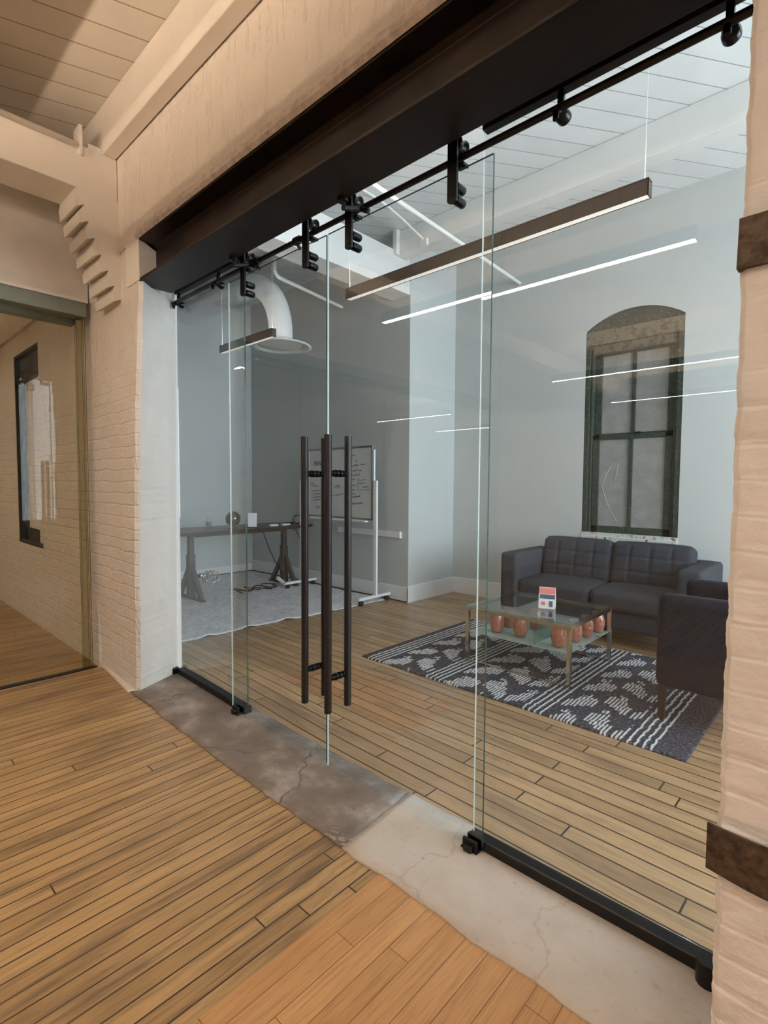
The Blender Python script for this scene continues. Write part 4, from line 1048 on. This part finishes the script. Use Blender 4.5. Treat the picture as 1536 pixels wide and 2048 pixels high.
# paper tent card
t = empty('tent_card', (-1.96, 4.17, TZ+.009), 'white and coral house-shaped paper box on the coffee table', 'card box'); t.rotation_euler = (0, 0, math.radians(20))
bpy.context.view_layer.update()
def lk(name, b, mat): o = link(name, b, mat); o.parent = t; return o
b = NB(); ww = .066; pr_ = [(-.055, 0), (.055, 0), (.052, .05), (.040, .11), (.022, .155), (.012, .172), (-.012, .172), (-.022, .155), (-.040, .11), (-.052, .05)]
prism(b, pr_, 'X', -ww, ww); lk('card_body', b, MT['paperwhite'])
def strip(z0, z1, x0_, x1_, mat, nm, s=-1):
    b = NB()
    def yy(z):
        P = [(0, .055), (.05, .052), (.11, .040), (.155, .022), (.172, .012)]
        for (a, u), (c, v_) in zip(P, P[1:]):
            if a <= z <= c: return u+(v_-u)*(z-a)/(c-a)
        return .012
    zs = sorted(set([z0, z1]+[z for z in (.05, .11, .155) if z0 < z < z1])); R_ = []
    for z in zs: R_.append([b.verts.new(p) for p in ((x0_, s*(yy(z)+.0012), z), (x1_, s*(yy(z)+.0012), z), (x1_, s*(yy(z)-.001), z), (x0_, s*(yy(z)-.001), z))])
    for r0, r1 in zip(R_, R_[1:]):
        for i in range(4): b.faces.new((r0[i], r0[(i+1) % 4], r1[(i+1) % 4], r1[i]))
    b.faces.new(R_[0][::-1]); b.faces.new(R_[-1]); lk(nm, b, mat)
strip(.122, .172, -ww, ww, MT['pink'], 'coral_band')
strip(.083, .118, -ww*.85, ww, MT['navycard'], 'dark_band')
strip(.03, .06, -.045, -.012, MT['pink'], 'coral_icon'); strip(.018, .066, .018, .048, MT['navycard'], 'printed_square')

# ------------------------------------------------------------------ soft furniture
def cushion(sx, sy, sz, r, mat, name, parent, M4, nx=28, ny=10, nzv=10, puff=.02, tuft=None, face=(0, -1, 0)):
    """rounded upholstered block; tuft=(columns,rows) stitched on the -y face"""
    b = NB(); bmesh.ops.create_cube(b, size=2)
    # build by explicit grid on the six faces
    b.free(); b = NB(); vd = {}
    def V(i, j, k):
        key = (i, j, k)
        if key not in vd:
            p = Vector((-1+2*i/nx, -1+2*j/ny, -1+2*k/nzv)); q = Vector((p.x*sx/2, p.y*sy/2, p.z*sz/2))
            c = Vector((max(-(sx/2-r), min(sx/2-r, q.x)), max(-(sy/2-r), min(sy/2-r, q.y)), max(-(sz/2-r), min(sz/2-r, q.z))))
            d = q-c
            if d.length > 1e-6: q = c+d.normalized()*r*(min(1, max(abs(d.x), abs(d.y), abs(d.z))/r))
            bx_, by_, bz_ = (1-p.x**4), (1-p.y**4), (1-p.z**4)
            q.z += puff*bx_*by_*(1 if p.z > 0 else -.3)*abs(p.z)
            if tuft and p.y < -.2:
                u = (p.x+1)/2*tuft[0]; w_ = (p.z+1)/2*tuft[1]
                du = min(u % 1, 1-u % 1); dw = min(w_ % 1, 1-w_ % 1)
                e = 1-sstep(0, .16, du); e2 = 1-sstep(0, .16, dw)
                inx = .06 < (p.x+1)/2 < .94; inz = .06 < (p.z+1)/2 < .94
                q.y += (.009*max(e if inx else 0, e2 if inz else 0)+.012*(e*e2 if inx and inz else 0))*(bx_*bz_)**.3
                q.y -= puff*1.2*bx_*bz_
            elif tuft is None: q.y -= puff*.5*bx_*bz_*(1 if p.y < 0 else -.5)*abs(p.y)
            vd[key] = b.verts.new(M4 @ q)
        return vd[key]
    def F(a, c, d, e):
        try: b.faces.new((a, c, d, e)).smooth = True
        except ValueError: pass
    for i in range(nx):
        for j in range(ny):
            F(V(i, j, 0), V(i, j+1, 0), V(i+1, j+1, 0), V(i+1, j, 0)); F(V(i, j, nzv), V(i+1, j, nzv), V(i+1, j+1, nzv), V(i, j+1, nzv))
    for i in range(nx):
        for k in range(nzv):
            F(V(i, 0, k), V(i+1, 0, k), V(i+1, 0, k+1), V(i, 0, k+1)); F(V(i, ny, k), V(i, ny, k+1), V(i+1, ny, k+1), V(i+1, ny, k))
    for j in range(ny):
        for k in range(nzv):
            F(V(0, j, k), V(0, j, k+1), V(0, j+1, k+1), V(0, j+1, k)); F(V(nx, j, k), V(nx, j+1, k), V(nx, j+1, k+1), V(nx, j, k+1))
    o = link(name, b, mat, smooth=True); o.parent = parent; o.matrix_parent_inverse = Matrix.Translation(-parent.location); return o
T4 = Matrix.Translation
t = empty('sofa', (-1.95, 5.5, 0), 'charcoal fabric two-seat sofa with tufted back under the arched window', 'sofa')
SXL, SXR = -2.95, -1.0
cushion(.20, .93, .655, .035, MT['sofa'], 'armrest', t, T4((SXL+.10, 5.545, .4825)), 10, 24, 16, .003)
cushion(.20, .93, .655, .035, MT['sofa'], 'armrest', t, T4((SXR-.10, 5.545, .4825)), 10, 24, 16, .003)
cushion(SXR-SXL-.40, .84, .19, .02, MT['sofa'], 'base', t, T4(((SXL+SXR)/2, 5.58, .25)), 24, 10, 6, .0)
cushion(SXR-SXL-.02, .16, .62, .04, MT['sofa'], 'back_frame', t, T4(((SXL+SXR)/2, 5.96, .50)), 24, 6, 12, .0)
hw = (SXR-SXL-.40)/2
for s in (0, 1):
    cx = SXL+.20+hw*(s+.5)
    cushion(hw-.004, .78, .19, .05, MT['sofa'], 'seat_cushion', t, T4((cx, 5.50, .435)), 40, 26, 10, .018)
    M4 = T4((cx, 5.77, .715)) @ Matrix.Rotation(math.radians(-13), 4, 'X')
    cushion(hw+.015, .17, .47, .06, MT['sofa'], 'back_cushion', t, M4, 66, 12, 36, .018, tuft=(4, 3))
for x in (SXL+.08, SXR-.08):
    for y in (5.14, 5.95):
        b = NB(); box(b, x-.025, x+.025, y-.025, y+.025, 0.0, .158, .003); loc_link('leg', b, MT['sofaleg'], t)

t = empty('armchair', (-.6, 4.0, 0), 'dark midnight blue armchair with square arms, seen from its side', 'armchair')
AX0, AX1 = -.975, -.20
cushion(AX1-AX0, .12, .615, .05, MT['chair'], 'armrest', t, T4(((AX0+AX1)/2, 3.73, .545)), 36, 6, 24, .0)
cushion(AX1-AX0, .12, .615, .05, MT['chair'], 'armrest', t, T4(((AX0+AX1)/2, 4.45, .545)), 36, 6, 24, .0)
cushion(AX1-AX0-.04, .60, .17, .03, MT['chair'], 'seat_base', t, T4(((AX0+AX1)/2, 4.09, .33)), 20, 20, 6, .0)
cushion(AX1-AX0-.14, .60, .15, .05, MT['chair'], 'seat_cushion', t, T4(((AX0+AX1)/2-.05, 4.09, .48)), 20, 20, 8, .015)
cushion(.16, .84, .66, .05, MT['chair'], 'backrest', t, T4((AX1, 4.09, .58)), 8, 24, 20, .0)
for x in (AX0+.04, AX1-.04):
    for y in (3.72, 4.46):
        b = NB(); R_ = []
        prism(b, [(x-.026, y-.026), (x+.026, y-.026), (x+.026, y+.026), (x-.026, y+.026)], 'Z', .016, .245)
        for v in b.verts:
            if v.co.z < .1: v.co.x = x+(v.co.x-x)*.62; v.co.y = y+(v.co.y-y)*.62
        loc_link('leg', b, MT['sofaleg'], t)

for o in S.objects:
    if o.type == 'EMPTY': o.empty_display_size = .1
